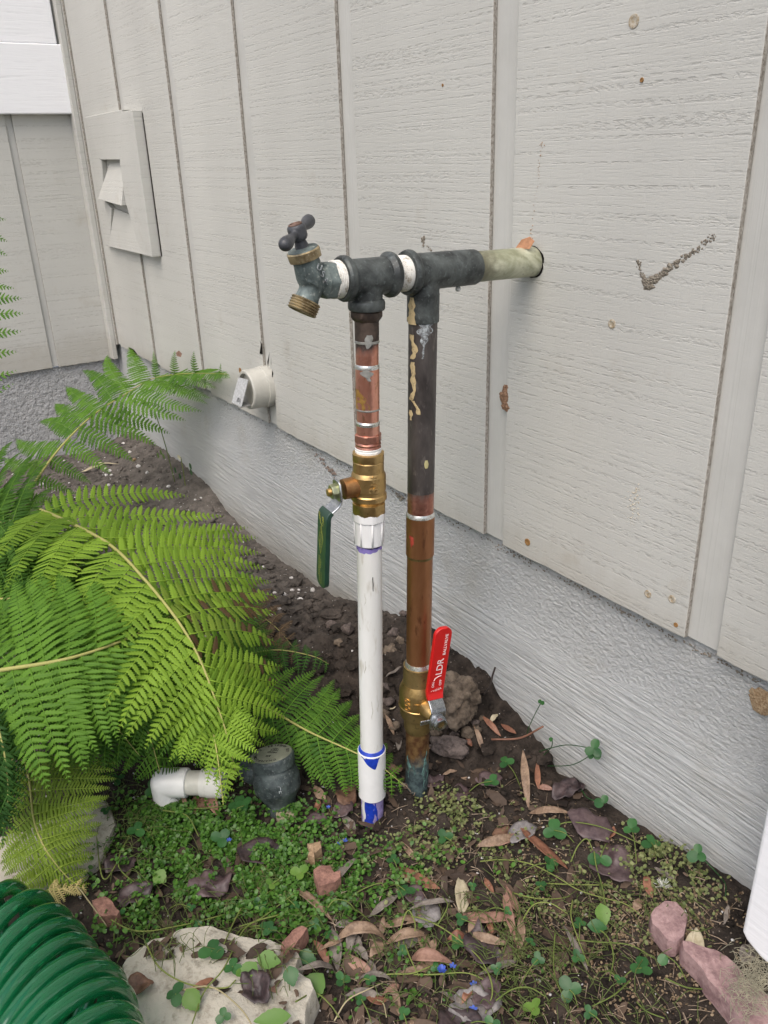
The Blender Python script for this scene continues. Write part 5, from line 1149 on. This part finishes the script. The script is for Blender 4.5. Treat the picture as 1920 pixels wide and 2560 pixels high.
# twig and sticks
def stick(name, pts, rad, mat, label, cat='twig', lift=.004):
    P = [G(x, y, lift+z) for x, y, z in pts]; v, f = tube_vf(crom(P, 18), [rad*(1-.5*i/17) for i in range(18)], 6); o = mesh(name, v, f, mat, None, True); return tag(o, label, cat)
M_twig = plain('twig_bark', (.045, .035, .030), .8, var=.4, ns=200); M_twigr = plain('red_twig', (.20, .095, .06), .6, var=.2)
P = [wall(1208, 1738, -.012), wall(1225, 1715, -.010), wall(1231, 1690, -.006), wall(1238, 1668, -.002)]
v, f = tube_vf(crom(P, 12), .0013, 6); tag(mesh('twig', v, f, M_twig, None, True), 'thin dark crooked twig leaning on the foundation above the dirt clod', 'twig')
P = [G(1228, 1868, .006)]+[Vector(wall(x, y, yy)) for x, y, yy in ((1300, 1845, -.02), (1358, 1816, -.004))]; v, f = tube_vf(crom(P, 12), .0013, 6); tag(mesh('twig', v, f, M_twigr, None, True), 'straight reddish twig leaning across to the foundation', 'twig')

# ================================================================== GROUND COVER (uncountable)
disc = np.array([(0, 0, -.12)]+[(math.cos(a), math.sin(a), .06) for a in np.linspace(0, 2*math.pi, 8)[:-1]]); dF = np.array([(0, 1+i, 1+(i+1) % 7) for i in range(7)])
def cover(name, blobs, mat, size, label, lift=(.001, .014), tilt=.5, tonef=(.5, .22)):
    Vs, Fs, To = [], [], []; off = 0
    for (px, py, sx, sy, n, dens) in blobs:
        for _ in range(n):
            x, y = rng.normal(px, sx), rng.normal(py, sy)
            if vnoise(np.array(x/38.), np.array(y/38.), 11) < dens: continue
            z = -.285; p = gz(x, y, z); z = float(gh(p[0], p[1], False)); p = gz(x, y, z)
            if p[1] > .004 or y < 1900: continue
            z = float(gh(p[0], p[1])); p[2] = z+rng.uniform(*lift)*(.3+vnoise(np.array(x/50.), np.array(y/50.), 12)*1.2)
            zn = np.array([rng.normal(0, tilt), rng.normal(-.15, tilt), 1.]); zn /= np.linalg.norm(zn); xx = np.cross(zn, (0, 1, 0)); xx /= np.linalg.norm(xx); yy = np.cross(zn, xx)
            a = rng.uniform(0, 6.28); X = xx*math.cos(a)+yy*math.sin(a); Y = np.cross(zn, X); s = size*rng.uniform(.6, 1.3)
            Vs.append(p+np.outer(disc[:, 0]*s*1.1, X)+np.outer(disc[:, 1]*s*.85, Y)+np.outer(disc[:, 2]*s, zn)); Fs.append(dF+off); off += 8; To.append(np.full(8, rng.normal(*tonef)))
    o = tone_mesh(name, np.concatenate(Vs), np.concatenate(Fs), np.clip(np.concatenate(To), 0, 1), mat, None, True); tag(o, label, None, None, 'stuff'); return o
M_cov = leaf_mat('cover_green', (.022, .085, .011), (.105, .235, .035), .25, .4, .4, 200, 0); M_cov2 = leaf_mat('cover_pale', (.07, .11, .030), (.24, .26, .105), .2, .5, .3, 200, 0); M_cov3 = leaf_mat('cover_dry', (.10, .055, .035), (.34, .26, .16), .1, .6, .3, 200, 0)
cover('ground_cover', [(470, 2110, 95, 60, 1900, .30), (600, 2090, 80, 45, 1600, .25), (560, 2210, 110, 60, 1900, .30), (720, 2110, 70, 60, 1300, .32), (660, 2260, 90, 60, 1000, .35), (440, 2230, 80, 60, 900, .42), (420, 2060, 60, 40, 700, .35),
                       (760, 2230, 100, 90, 700, .4), (860, 2250, 90, 60, 600, .42), (900, 2170, 80, 40, 350, .4), (340, 2130, 60, 70, 350, .45), (405, 2022, 40, 12, 420, .15), (700, 2045, 40, 12, 260, .15), (1010, 2200, 140, 60, 450, .45), (330, 2330, 60, 40, 300, .4), (850, 2440, 200, 70, 500, .5)],
      M_cov, .0023, 'carpet of tiny round green leaves covering the soil')
cover('ground_cover', [(1110, 2040, 42, 30, 420, .35), (1200, 2030, 60, 40, 150, .5), (1060, 2120, 60, 40, 200, .4), (980, 2140, 90, 40, 250, .4), (1150, 2230, 160, 70, 450, .5), (1400, 2280, 170, 90, 500, .5), (1570, 2200, 110, 50, 450, .4), (1720, 2200, 60, 45, 400, .35), (1630, 2150, 40, 20, 260, .3), (1240, 2120, 40, 30, 120, .4), (700, 2130, 120, 80, 250, .4)],
      M_cov2, .0019, 'sparse patches of tiny pale yellow-green leaves on the soil')
cover('dry_crumbs', [(1560, 2300, 150, 90, 1300, .35), (1700, 2280, 100, 70, 700, .35), (1400, 2200, 150, 80, 700, .4), (1600, 2440, 160, 80, 1200, .35), (1200, 2150, 160, 80, 500, .45), (1300, 2400, 180, 80, 500, .4)], M_cov3, .0013, 'tiny dry brown seed husks and leaf crumbs on the soil', (.0, .004), .8)
# crumbs of soil
def crumbs(name, n, box, s0, s1, mat, label, lift=.3):
    bm = bmesh.new(); bmesh.ops.create_icosphere(bm, subdivisions=2 if name == 'dirt_lumps' else 1, radius=1.); tv = np.array([v.co[:] for v in bm.verts]); tf = np.array([[v.index for v in f.verts] for f in bm.faces]); bm.free()
    Vs, Fs = [], []; off = 0
    for _ in range(n):
        x = rng.uniform(box[0], box[1]); y = rng.uniform(box[2], box[3])
        if box[4] and rng.random() > math.exp(-((x-box[5])/box[6])**2-((y-box[7])/box[8])**2): continue
        s = s0+(s1-s0)*rng.random()**3.5; z = float(gh(x, y))+s*lift; P = tv*(1+rng.normal(0, .26 if s < .006 else .17, (len(tv), 1)))*s*np.array([rng.uniform(.8, 1.6), 1, rng.uniform(.35, .8)]); a = rng.uniform(0, 6.28); P = P@np.array([[math.cos(a), math.sin(a), 0], [-math.sin(a), math.cos(a), 0], [0, 0, 1]])
        Vs.append(P+np.array([x, y, z])); Fs.append(tf+off); off += len(tv)
    me = bpy.data.meshes.new(name); me.from_pydata(np.concatenate(Vs).tolist(), [], np.concatenate(Fs).tolist()); me.update(); me.polygons.foreach_set('use_smooth', [name != 'dirt_lumps']*len(me.polygons))
    return tag(link(name, me, mat), label, None, None, 'stuff')
crumbs('soil_crumbs', 9000, (-1.5, .55, -.65, .0, 0), .0008, .0055, M_soil, 'loose crumbs of dark soil over the ground')
crumbs('dirt_lumps', 1300, (-.75, .15, -.3, .0, 1, -.22, .32, -.09, .11), .002, .013, M_soil, 'rough loamy dirt lumps between the fern and the pipes')
crumbs('grit', 1500, (-1.5, .5, -.6, .0, 0), .0008, .0022, M_peb, 'pale grit scattered in the soil')
# broken bits of leaf
def fragments(name, n, mat, cols, label):
    V, F, To, off = [], [], [], 0
    for _ in range(n):
        px, py = rng.normal(1080, 230), rng.uniform(1900, 2640)
        if rng.random() < .2: px, py = rng.uniform(250, 900), rng.uniform(2080, 2400)
        p = G(px, py, rng.uniform(.0, .005))
        if p.y > -.008: continue
        m = 9; a0 = rng.uniform(0, 6.28); s_ = .0015+.0065*rng.random()**2.2; el_ = rng.uniform(1, 3.2); zn = Vector((rng.normal(0, .35), rng.normal(-.1, .35), 1)).normalized(); X = zn.cross(Vector((math.cos(a0), math.sin(a0), .1))).normalized(); Y = zn.cross(X)
        for i in range(m):
            a = 2*math.pi*i/m; r_ = s_*rng.uniform(.6, 1.2); q = p+X*(r_*math.cos(a)*el_)+Y*(r_*math.sin(a))+zn*rng.normal(0, s_*.12); V.append((q.x, min(q.y, .006), q.z))
        F.append(tuple(range(off, off+m))); off += m; To += [rng.random()]*m
    return tag(tone_mesh(name, V, F, np.array(To), mat, None, False), label, None, None, 'stuff')
fragments('leaf_fragments', 1100, leaf_mat('leaf_bits', (.014, .010, .008), (.12, .082, .058), .08, .7, .3, 150, 0), None, 'broken bits of dead brown leaves over the soil')
# bark fibres and straw
rows = []
for _ in range(900):
    px, py = rng.uniform(820, 1880), rng.uniform(1950, 2620); p = G(px, py, .003)
    if p.y > -.006: continue
    a = rng.uniform(0, 6.28); l = rng.uniform(.004, .022); d = Vector((math.cos(a)*l, math.sin(a)*l, rng.uniform(-.001, .004))); rows.append(tube_vf([p-d*.5, p+Vector((0, 0, .0015)), p+d*.5], rng.uniform(.0002, .0006), 4, False))
v, f = merge(rows); tag(mesh('bark_fibres', v, f, speck_mat('fibre', (.12, .08, .05), (.38, .30, .22), 60, .8, 0), None, True), 'fine brown bark fibres and straw scattered on the soil', None, None, 'stuff')
# tangle of dead moss on the long paver
rows = []
for _ in range(420):
    px, py = rng.normal(1880, 30), rng.normal(2455, 40); p = Vector(gz(px, py, -.246)); a = rng.uniform(0, 6.28); l = rng.uniform(.006, .016); d = Vector((math.cos(a)*l, math.sin(a)*l, 0)); rows.append(tube_vf([p-d*.5, p+Vector((0, 0, rng.uniform(.001, .004))), p+d*.5], .00025, 4, False))
v, f = merge(rows); tag(mesh('dead_moss', v, f, plain('moss_straw', (.30, .28, .20), .9, var=.3, ns=100), None, True), 'grey tangle of dead moss threads over the long pink paver', None, None, 'stuff')

# ================================================================== CLOVERS
M_clov = leaf_mat('clover_green', (.015, .070, .018), (.045, .145, .036), .2, .4, .45, 60, 0); M_clovl = leaf_mat('clover_light', (.06, .16, .02), (.16, .28, .05), .25, .45, .4, 60, 0); M_stem = leaf_mat('stem_green', (.09, .14, .03), (.22, .26, .07), .1)
def leaflet_tpl():
    V = [(0, 0, 0)]; n = 15
    for i in range(n):
        a = math.pi*(i/(n-1)*2-1); r = .5*(1-.10*math.exp(-(a/.28)**2)); V.append((.5+r*math.cos(a)*1.02, r*math.sin(a)*.92, 0))
    V = np.array(V); V[:, 2] = .16*np.abs(V[:, 1])-.10*(V[:, 0]-.45)**2; C0 = np.array([(.52, 0, -.01)]); V = np.concatenate([V, C0]); F = []
    for i in range(1, n): F.append((n+1, i, i+1))
    F += [(n+1, n, 0), (n+1, 0, 1)]
    return V, np.array(F)
LT = leaflet_tpl()
def clover(px, py, r, mat=None, k=3, lift=.014, stem=None, wallside=False, rot=None, word='three-leaf'):
    mat = mat or M_clov
    C0 = Vector(wall(px, py, -.010)) if wallside else G(px, py, lift); sc = (C0-Vector(CAM)).dot(Vector(CF))/FPX; s = r*sc*1.0
    t = thing('clover', tuple(C0), None, 'clover', 'clover leaves among the litter'); rot = random.uniform(0, 6.28) if rot is None else rot
    zn = (Vector((.2, -.75, .6)) if wallside else Vector((random.gauss(.12, .18), random.gauss(-.15, .18), 1))).normalized(); xx = zn.cross(Vector((0, 1, .2))).normalized(); yy = zn.cross(xx)
    for i in range(k):
        a = rot+2*math.pi*i/3+random.gauss(0, .12); X = (xx*math.cos(a)+yy*math.sin(a)+zn*random.gauss(.05, .15)).normalized(); Y = zn.cross(X).normalized(); Z = X.cross(Y); q = s*random.uniform(.85, 1.1)
        V = [tuple(C0+X*(v[0]*q)+Y*(v[1]*q)+Z*(v[2]*q)) for v in LT[0]]; tone_mesh('leaflet', V, LT[1].tolist(), random.uniform(.2, .8), mat, t, True)
    if stem is None:
        e = Vector((C0.x+random.uniform(-.03, .03), min(-.008, C0.y+random.uniform(-.03, .03)), 0)); e.z = float(gh(e.x, e.y))-.002; P = [C0, C0.lerp(e, .5)+Vector((0, 0, .006)), e]
    else: P = [C0]+[Vector(wall(x, y, -.008)) if w_ else G(x, y, .004) for x, y, w_ in stem]
    v, f = tube_vf(crom(P, 12), .0006, 5); tone_mesh('stem', [tuple(q) for q in v], f, .3, M_stem if not wallside else M_clov, t)
    near_label(t, f'{"small" if r < 16 else "large" if r > 26 else "mid-sized"} {"light green" if mat is M_clovl else "dark green"} {word} clover', px, py); return t
for q in ((1263, 1926, 22), (1230, 1978, 20), (1374, 2182, 23), (1601, 2446, 30), (1447, 2334, 18), (1441, 2420, 17), (1326, 2377, 15), (1343, 2429, 20), (1269, 2299, 12), (1334, 2537, 26, 'l'), (1111, 2112, 22), (984, 2167, 18),
          (1014, 2251, 26), (613, 2036, 24), (684, 2230, 18, 'l'), (659, 2289, 18), (672, 2340, 20), (790, 2335, 18), (862, 2289, 15), (1153, 2323, 18), (1144, 2373, 22), (925, 2475, 16), (857, 2479, 20), (904, 2517, 15), (752, 2205, 24, 'l'),
          (386, 1995, 22), (300, 1969, 18), (165, 1947, 20), (603, 2030, 28), (347, 2103, 24), (556, 2116, 26), (300, 2303, 15), (582, 2416, 26), (616, 2429, 28, 'l'), (438, 2485, 28), (651, 2277, 18), (677, 2346, 20), (1352, 2238, 16),
          (1421, 2503, 30), (1545, 2480, 15), (1240, 2440, 16), (1090, 2440, 15), (1006, 2400, 16), (480, 2290, 14), (350, 2280, 16, 'l'), (820, 2360, 15), (1230, 2590, 25), (1470, 2560, 20), (270, 2050, 14), (500, 2340, 12), (560, 2540, 22), (1010, 2560, 18), (740, 2290, 14), (1180, 2240, 12)):
    clover(q[0], q[1], q[2]*1.05, M_clovl if len(q) > 3 else M_clov)
clover(1384, 2099, 32, rot=1.2); clover(1577, 2095, 25, k=3); clover(1625, 2128, 27); clover(1499, 2165, 34, k=2, word='two-lobed'); clover(1662, 2412, 32, k=1, word='single-leaf')
clover(1745, 2134, 28, wallside=True, stem=[(1790, 2180, 1), (1812, 2215, 0), (1812, 2250, 0)]); clover(1484, 1872, 24, wallside=True, stem=[(1420, 1862, 1), (1370, 1872, 1), (1345, 1895, 0)])
clover(1484, 1884, 20, k=2, wallside=True, word='two-lobed', stem=[(1430, 1912, 1), (1362, 1930, 0)]); clover(1509, 2008, 24, k=2, wallside=True, word='two-lobed', stem=[(1470, 1995, 1), (1450, 1980, 0)]); clover(1352, 1758, 13, k=2, wallside=True, word='two-lobed', stem=[(1335, 1790, 1), (1320, 1825, 1), (1318, 1850, 0)])
clover(1381, 1845, 11, k=1, wallside=True, word='single-leaf', stem=[(1378, 1868, 1), (1355, 1905, 0)]); clover(529, 2377, 38, k=3)
# weed leaves with toothed edge at the bottom
def weed_leaf(px, py, ln, wd, ang, mat, label, lift=.016, fold=.25):
    C0 = G(px, py, lift); sc = (C0-Vector(CAM)).dot(Vector(CF))/FPX; d = (Vector(CR)*math.cos(ang)-Vector(CU)*math.sin(ang)); d.z *= .3; d.normalize(); zn = Vector((.3, -.3, .9)).normalized(); sd = d.cross(zn).normalized(); zn = sd.cross(d); V = []; F = []; n = 12; ln *= sc; wd *= sc
    for i in range(n+1):
        u = i/n; w_ = wd*.5*math.sin(math.pi*(u**.8))*(1 if i % 2 else .9)+.0002
        for q, z in ((-1, fold), (-.5, fold*.4), (0, 0), (.5, fold*.4), (1, fold)): V.append(tuple(C0+d*(ln*(u-.5)+(.0006 if abs(q) == 1 and i % 2 else 0))+sd*(w_*q)+zn*(w_*z*.6-ln*.25*(u-.5)**2)))
    for i in range(n):
        for q in range(4): F.append((i*5+q, i*5+q+1, i*5+q+6, i*5+q+5))
    o = tone_mesh('weed_leaf', V, F, .5, mat, None, True); tag(o, label, 'leaf'); return o
M_weed = leaf_mat('weed_green', (.07, .16, .03), (.15, .28, .06), .25, .5, .4, 40, 0)
weed_leaf(672, 2400, 62, 46, .3, M_weed, 'broad pale-green weed leaf lying over the right of the pale rock'); weed_leaf(622, 2430, 55, 48, 1.9, M_weed, 'rounded pale-green weed leaf at the middle of the pale rock'); weed_leaf(728, 2440, 48, 42, 1.4, M_clov, 'bluish green oval weed leaf at the rock edge by the litter')
weed_leaf(785, 2495, 78, 60, 1.9, M_weed, 'broad toothed green weed leaf at the bottom centre'); weed_leaf(680, 2545, 95, 42, 2.9, M_weed, 'long green toothed leaf low at the bottom by the rock'); weed_leaf(770, 2420, 50, 36, .6, M_clov, 'dark green oval leaf right of the bluish weed leaf')
weed_leaf(1504, 2322, 52, 40, 1.5, M_clovl, 'pointed green weed leaf in the soil left of the pink stone'); weed_leaf(1490, 2350, 50, 34, .3, M_clov, 'triangular darker leaf under the pointed weed leaf'); weed_leaf(405, 2218, 40, 38, 1., M_clovl, 'yellowing round leaf above the pale rock in the green carpet'); weed_leaf(480, 2500, 60, 50, 1.2, M_clovl, 'dark yellowing leaf on the left of the pale rock')
# runners
def zr(fn_, pts, rad=.0008, mat=None, label=None):
    P = [G(*fn_(x, y), z) for x, y, z in pts]; v, f = tube_vf(crom(P, 26), [rad*(1-.3*i/25) for i in range(26)], 6); o = tone_mesh('runner', [tuple(q) for q in v], f, random.uniform(.2, .9), mat or M_stem, None); tag(o, None, 'stem', 'weed runners over the litter')
    near_label(o, label or 'thin green weed runner', *fn_(*pts[len(pts)//2][:2]))
M_stb = leaf_mat('stem_straw', (.30, .26, .14), (.42, .36, .22), .05); ident = lambda x, y: (x, y)
for pts in ([(960, 800, .006), (1080, 850, .012), (1200, 910, .012), (1330, 990, .014), (1430, 1100, .012), (1490, 1250, .012), (1480, 1380, .008)], [(770, 1170, .008), (900, 1165, .010), (1030, 1170, .012), (1180, 1100, .012), (1250, 1110, .01)], [(1030, 1170, .01), (1150, 1180, .012), (1350, 1180, .014), (1500, 1220, .006)],
            [(940, 1000, .012), (960, 900, .016), (1000, 820, .018), (1040, 900, .016), (1010, 1000, .010)], [(560, 1420, .004), (640, 1330, .012), (760, 1270, .012), (850, 1200, .008)], [(980, 1000, .014), (1010, 1100, .016), (1060, 1180, .01)], [(80, 880, .01), (20, 900, .014), (-60, 950, .012)], [(0, 890, .012), (120, 850, .014), (260, 760, .012), (330, 700, .01)],
            [(500, 820, .01), (560, 770, .018), (640, 765, .018), (700, 800, .01)], [(600, 790, .01), (700, 690, .014), (830, 650, .014), (860, 660, .01)], [(1170, 890, .01), (1230, 800, .016), (1200, 700, .01)], [(80, 780, .008), (110, 700, .01), (70, 560, .01), (150, 440, .006)], [(330, 1290, .014), (450, 1310, .018), (540, 1370, .014), (590, 1430, .012)], [(800, 1290, .006), (850, 1330, .01), (870, 1420, .012)]):
    zr(z7, pts, .0008, M_stb if pts[0][0] in (800, 560) else None)
for pts in ([(0, 1065, .004), (130, 1055, .008), (290, 1100, .01), (430, 1170, .012), (560, 1250, .012), (700, 1300, .012), (830, 1330, .01), (930, 1390, .006)], [(420, 890, .012), (520, 880, .014), (700, 905, .012), (930, 975, .01)], [(185, 1230, .004), (260, 1285, .01), (340, 1305, .012), (440, 1290, .01), (520, 1250, .004)], [(220, 1440, .006), (300, 1350, .014), (400, 1350, .016), (500, 1400, .012)],
            [(650, 1060, .02), (665, 1150, .02), (700, 1250, .016), (720, 1350, .01)], [(520, 1080, .006), (560, 1010, .014), (610, 985, .016), (650, 1020, .01)], [(640, 1480, .012), (720, 1550, .016), (760, 1660, .014), (740, 1780, .008)], [(500, 1530, .008), (650, 1560, .012), (850, 1600, .014), (1000, 1640, .01)], [(430, 1500, .01), (420, 1650, .014), (430, 1780, .012), (490, 1900, .008)], [(80, 1900, .008), (180, 1830, .014), (280, 1830, .016), (380, 1880, .012)],
            [(860, 1780, .01), (760, 1890, .014), (640, 1930, .01)], [(1060, 1760, .012), (1180, 1810, .012), (1290, 1800, .006)], [(0, 1680, .01), (50, 1750, .014), (70, 1860, .012), (30, 1960, .008)], [(330, 1180, .006), (520, 1210, .008), (760, 1205, .006)], [(530, 1300, .008), (520, 1420, .012), (560, 1560, .012), (620, 1690, .01)], [(900, 1870, .006), (960, 1930, .01), (1060, 1975, .008)]):
    zr(z8, pts, .0008)
for pts in ([(182, 2243, .01), (205, 2262, .02), (230, 2290, .018), (270, 2330, .01)], [(365, 2360, .008), (400, 2420, .012), (470, 2460, .012), (560, 2470, .01), (590, 2450, .008)], [(700, 2310, .012), (620, 2350, .018), (560, 2420, .016), (510, 2480, .014), (480, 2560, .01)], [(455, 2475, .012), (530, 2468, .014), (600, 2520, .014), (640, 2580, .01)],
            [(250, 2300, .01), (340, 2340, .01), (450, 2330, .01), (560, 2300, .01)], [(300, 2160, .008), (260, 2210, .01), (240, 2050, .012)], [(410, 2040, .012), (470, 2060, .014), (500, 2110, .01)], [(470, 2034, .01), (520, 2036, .012), (560, 2030, .01)], [(330, 2090, .006), (300, 2180, .012), (360, 2240, .01)], [(610, 2270, .01), (590, 2330, .016), (560, 2360, .014)]): zr(ident, pts, .0009, M_stb if pts[0][0] in (182, 455) else None)
# a mat of fine grass-like stems in the weeds
rows = []
for _ in range(950):
    c_ = random.choice([(430, 2330, 80, 40), (500, 2200, 120, 70), (700, 2300, 90, 60), (1000, 2420, 160, 70), (1300, 2400, 120, 80), (1450, 2480, 140, 60), (1150, 2300, 160, 60), (330, 2060, 50, 60), (1500, 2300, 130, 70)])
    p = G(rng.normal(c_[0], c_[2]), rng.normal(c_[1], c_[3]), .003)
    if p.y > -.01: continue
    a = rng.uniform(0, 6.28); l = rng.uniform(.012, .05); d = Vector((math.cos(a)*l, math.sin(a)*l*.7, rng.uniform(0, .010))); q = p+d; q.y = min(q.y, -.004); rows.append(tube_vf(crom([p, p.lerp(q, .5)+Vector((rng.normal(0, .004), rng.normal(0, .004), rng.uniform(.002, .012))), q], 6), rng.uniform(.00025, .0005), 4, False))
v, f = merge(rows); o = tone_mesh('thin_stems', [tuple(q) for q in v], f, .35, leaf_mat('fine_stem', (.05, .085, .02), (.16, .19, .06), .1), None); tag(o, 'fine tangled green stems woven through the leaf litter', None, None, 'stuff')
# blue flowers
M_bf = plain('blue_petal', (.05, .10, .42), .6, var=.2, ns=200)
def flower(px, py, r, mat, label, lift=.016, name='blue_flower', n=5, layers=1):
    C0 = G(px, py, lift); sc = (C0-Vector(CAM)).dot(Vector(CF))/FPX; t = thing(name, tuple(C0), label, 'flower')
    for l_ in range(layers):
        for i in range(n):
            a = 2*math.pi*i/n+random.gauss(0, .2)+l_*.6; X = Vector((math.cos(a), math.sin(a), .35+l_*.5)).normalized(); Y = Vector((-math.sin(a), math.cos(a), 0)); s = r*sc; V = [C0, C0+X*s*.6+Y*s*.35, C0+X*s*1.05+Y*s*.18, C0+X*s-Y*s*.2, C0+X*s*.6-Y*s*.35]
            mesh('petal', V, [(0, 1, 2, 3, 4)], mat, t)
    e = C0+Vector((.004, .002, -lift)); v, f = tube_vf([C0, e], .0005, 5); tone_mesh('stem', [tuple(q) for q in v], f, .4, M_stem, t)
flower(1105, 2452, 12, M_bf, 'largest ragged blue flower among dry leaves at the bottom centre', n=7, layers=2); flower(1132, 2440, 9, M_bf, 'small blue flower just right of the largest blue one'); flower(1184, 2472, 10, M_bf, 'blue flower on dark litter right of the largest blue flower', .008); flower(1183, 2545, 11, M_bf, 'lowest blue flower near the bottom edge', .010)
flower(850, 2126, 7, M_bf, 'left flower of the blue pair below the white pipe', .010); flower(864, 2118, 7, M_bf, 'right flower of the blue pair below the white pipe', .010); flower(822, 2034, 6, M_bf, 'tiny blue flower in the green carpet left of the white pipe', .010); flower(575, 2117, 7, M_bf, 'tiny blue flower under the metal valve', .010)
# seed fluff
C0 = G(1655, 2233, .008); rows = []
for i in range(34):
    a = rng.uniform(0, 6.28); e = rng.uniform(.1, 1.2); l = rng.uniform(.006, .0105); rows.append(tube_vf([C0, C0+Vector((math.cos(a)*math.cos(e), math.sin(a)*math.cos(e), math.sin(e)))*l], .00018, 3, False))
v, f = merge(rows); tag(mesh('seed_fluff', v, f, plain('fluff_white', (.75, .76, .70), .8), None), 'white star-shaped seed fluff resting near the pink stone', 'seed fluff')
# weed with a cream flower at the foot of the wall, and a thin stalk
t = thing('flowering_weed', tuple(wall(465, 1228, -.03)), 'slender weed with a cream flower at the foot of the far foundation', 'weed')
b0 = Vector(wall(465, 1230, -.03)); tp = Vector(wall(452, 1143, -.03)); v, f = tube_vf(crom([b0, b0.lerp(tp, .5)+Vector((.003, 0, 0)), tp], 8), .0010, 5); tone_mesh('stem', [tuple(q) for q in v], f, .5, M_stem, t)
for i in range(7):
    a = 2*math.pi*i/7; X = Vector((math.cos(a), -.35, math.sin(a)*.5)); Y = Vector((-math.sin(a), 0, math.cos(a)))*.25; s = .013; mesh('petal', [tp, tp+(X*.6+Y)*s, tp+X*s, tp+(X*.6-Y)*s], [(0, 1, 2, 3)], plain('cream_petal', (.72, .68, .45), .6) if i == 0 else bpy.data.materials['cream_petal'], t)
for i, (px, py) in enumerate(((440, 1175), (478, 1165), (452, 1190), (480, 1180))):
    C0 = Vector(wall(px, py, -.03)); V = [tuple(C0+Vector((.016*(v[0]-.5), -.002, .016*v[1]))) for v in LT[0]]; tone_mesh('leaflet', V, LT[1].tolist(), .4, M_clov, t)
t = thing('thin_weed', tuple(wall(437, 1200, -.04)), 'thin dark stalk rising behind the tall fern frond beside the foundation', 'weed')
b0 = Vector(wall(437, 1205, -.05)); tp = Vector(wall(378, 1000, -.05)); v, f = tube_vf(crom([b0, b0.lerp(tp, .5)+Vector((.01, 0, 0)), tp], 10), .0011, 5); tone_mesh('stem', [tuple(q) for q in v], f, .1, M_stem, t)
for px, py in ((405, 1130), (412, 1140), (398, 1138)):
    C0 = Vector(wall(px, py, -.05)); V = [tuple(C0+Vector((.016*(v[0]-.5), -.003, .014*v[1]))) for v in LT[0]]; tone_mesh('leaflet', V, LT[1].tolist(), .6, M_clovl, t)
# small brown leaf on the far fern frond
V = [tuple(at3((x, y, .02))) for x, y in ((440, 882), (447, 876), (455, 884), (452, 893), (442, 890))]; tag(mesh('leaf_scrap', V, [(0, 1, 2, 3, 4)], M_strips[1], None), 'tiny orange-brown leaf scrap caught on the tall fern frond', 'leaf')
flush_labels()
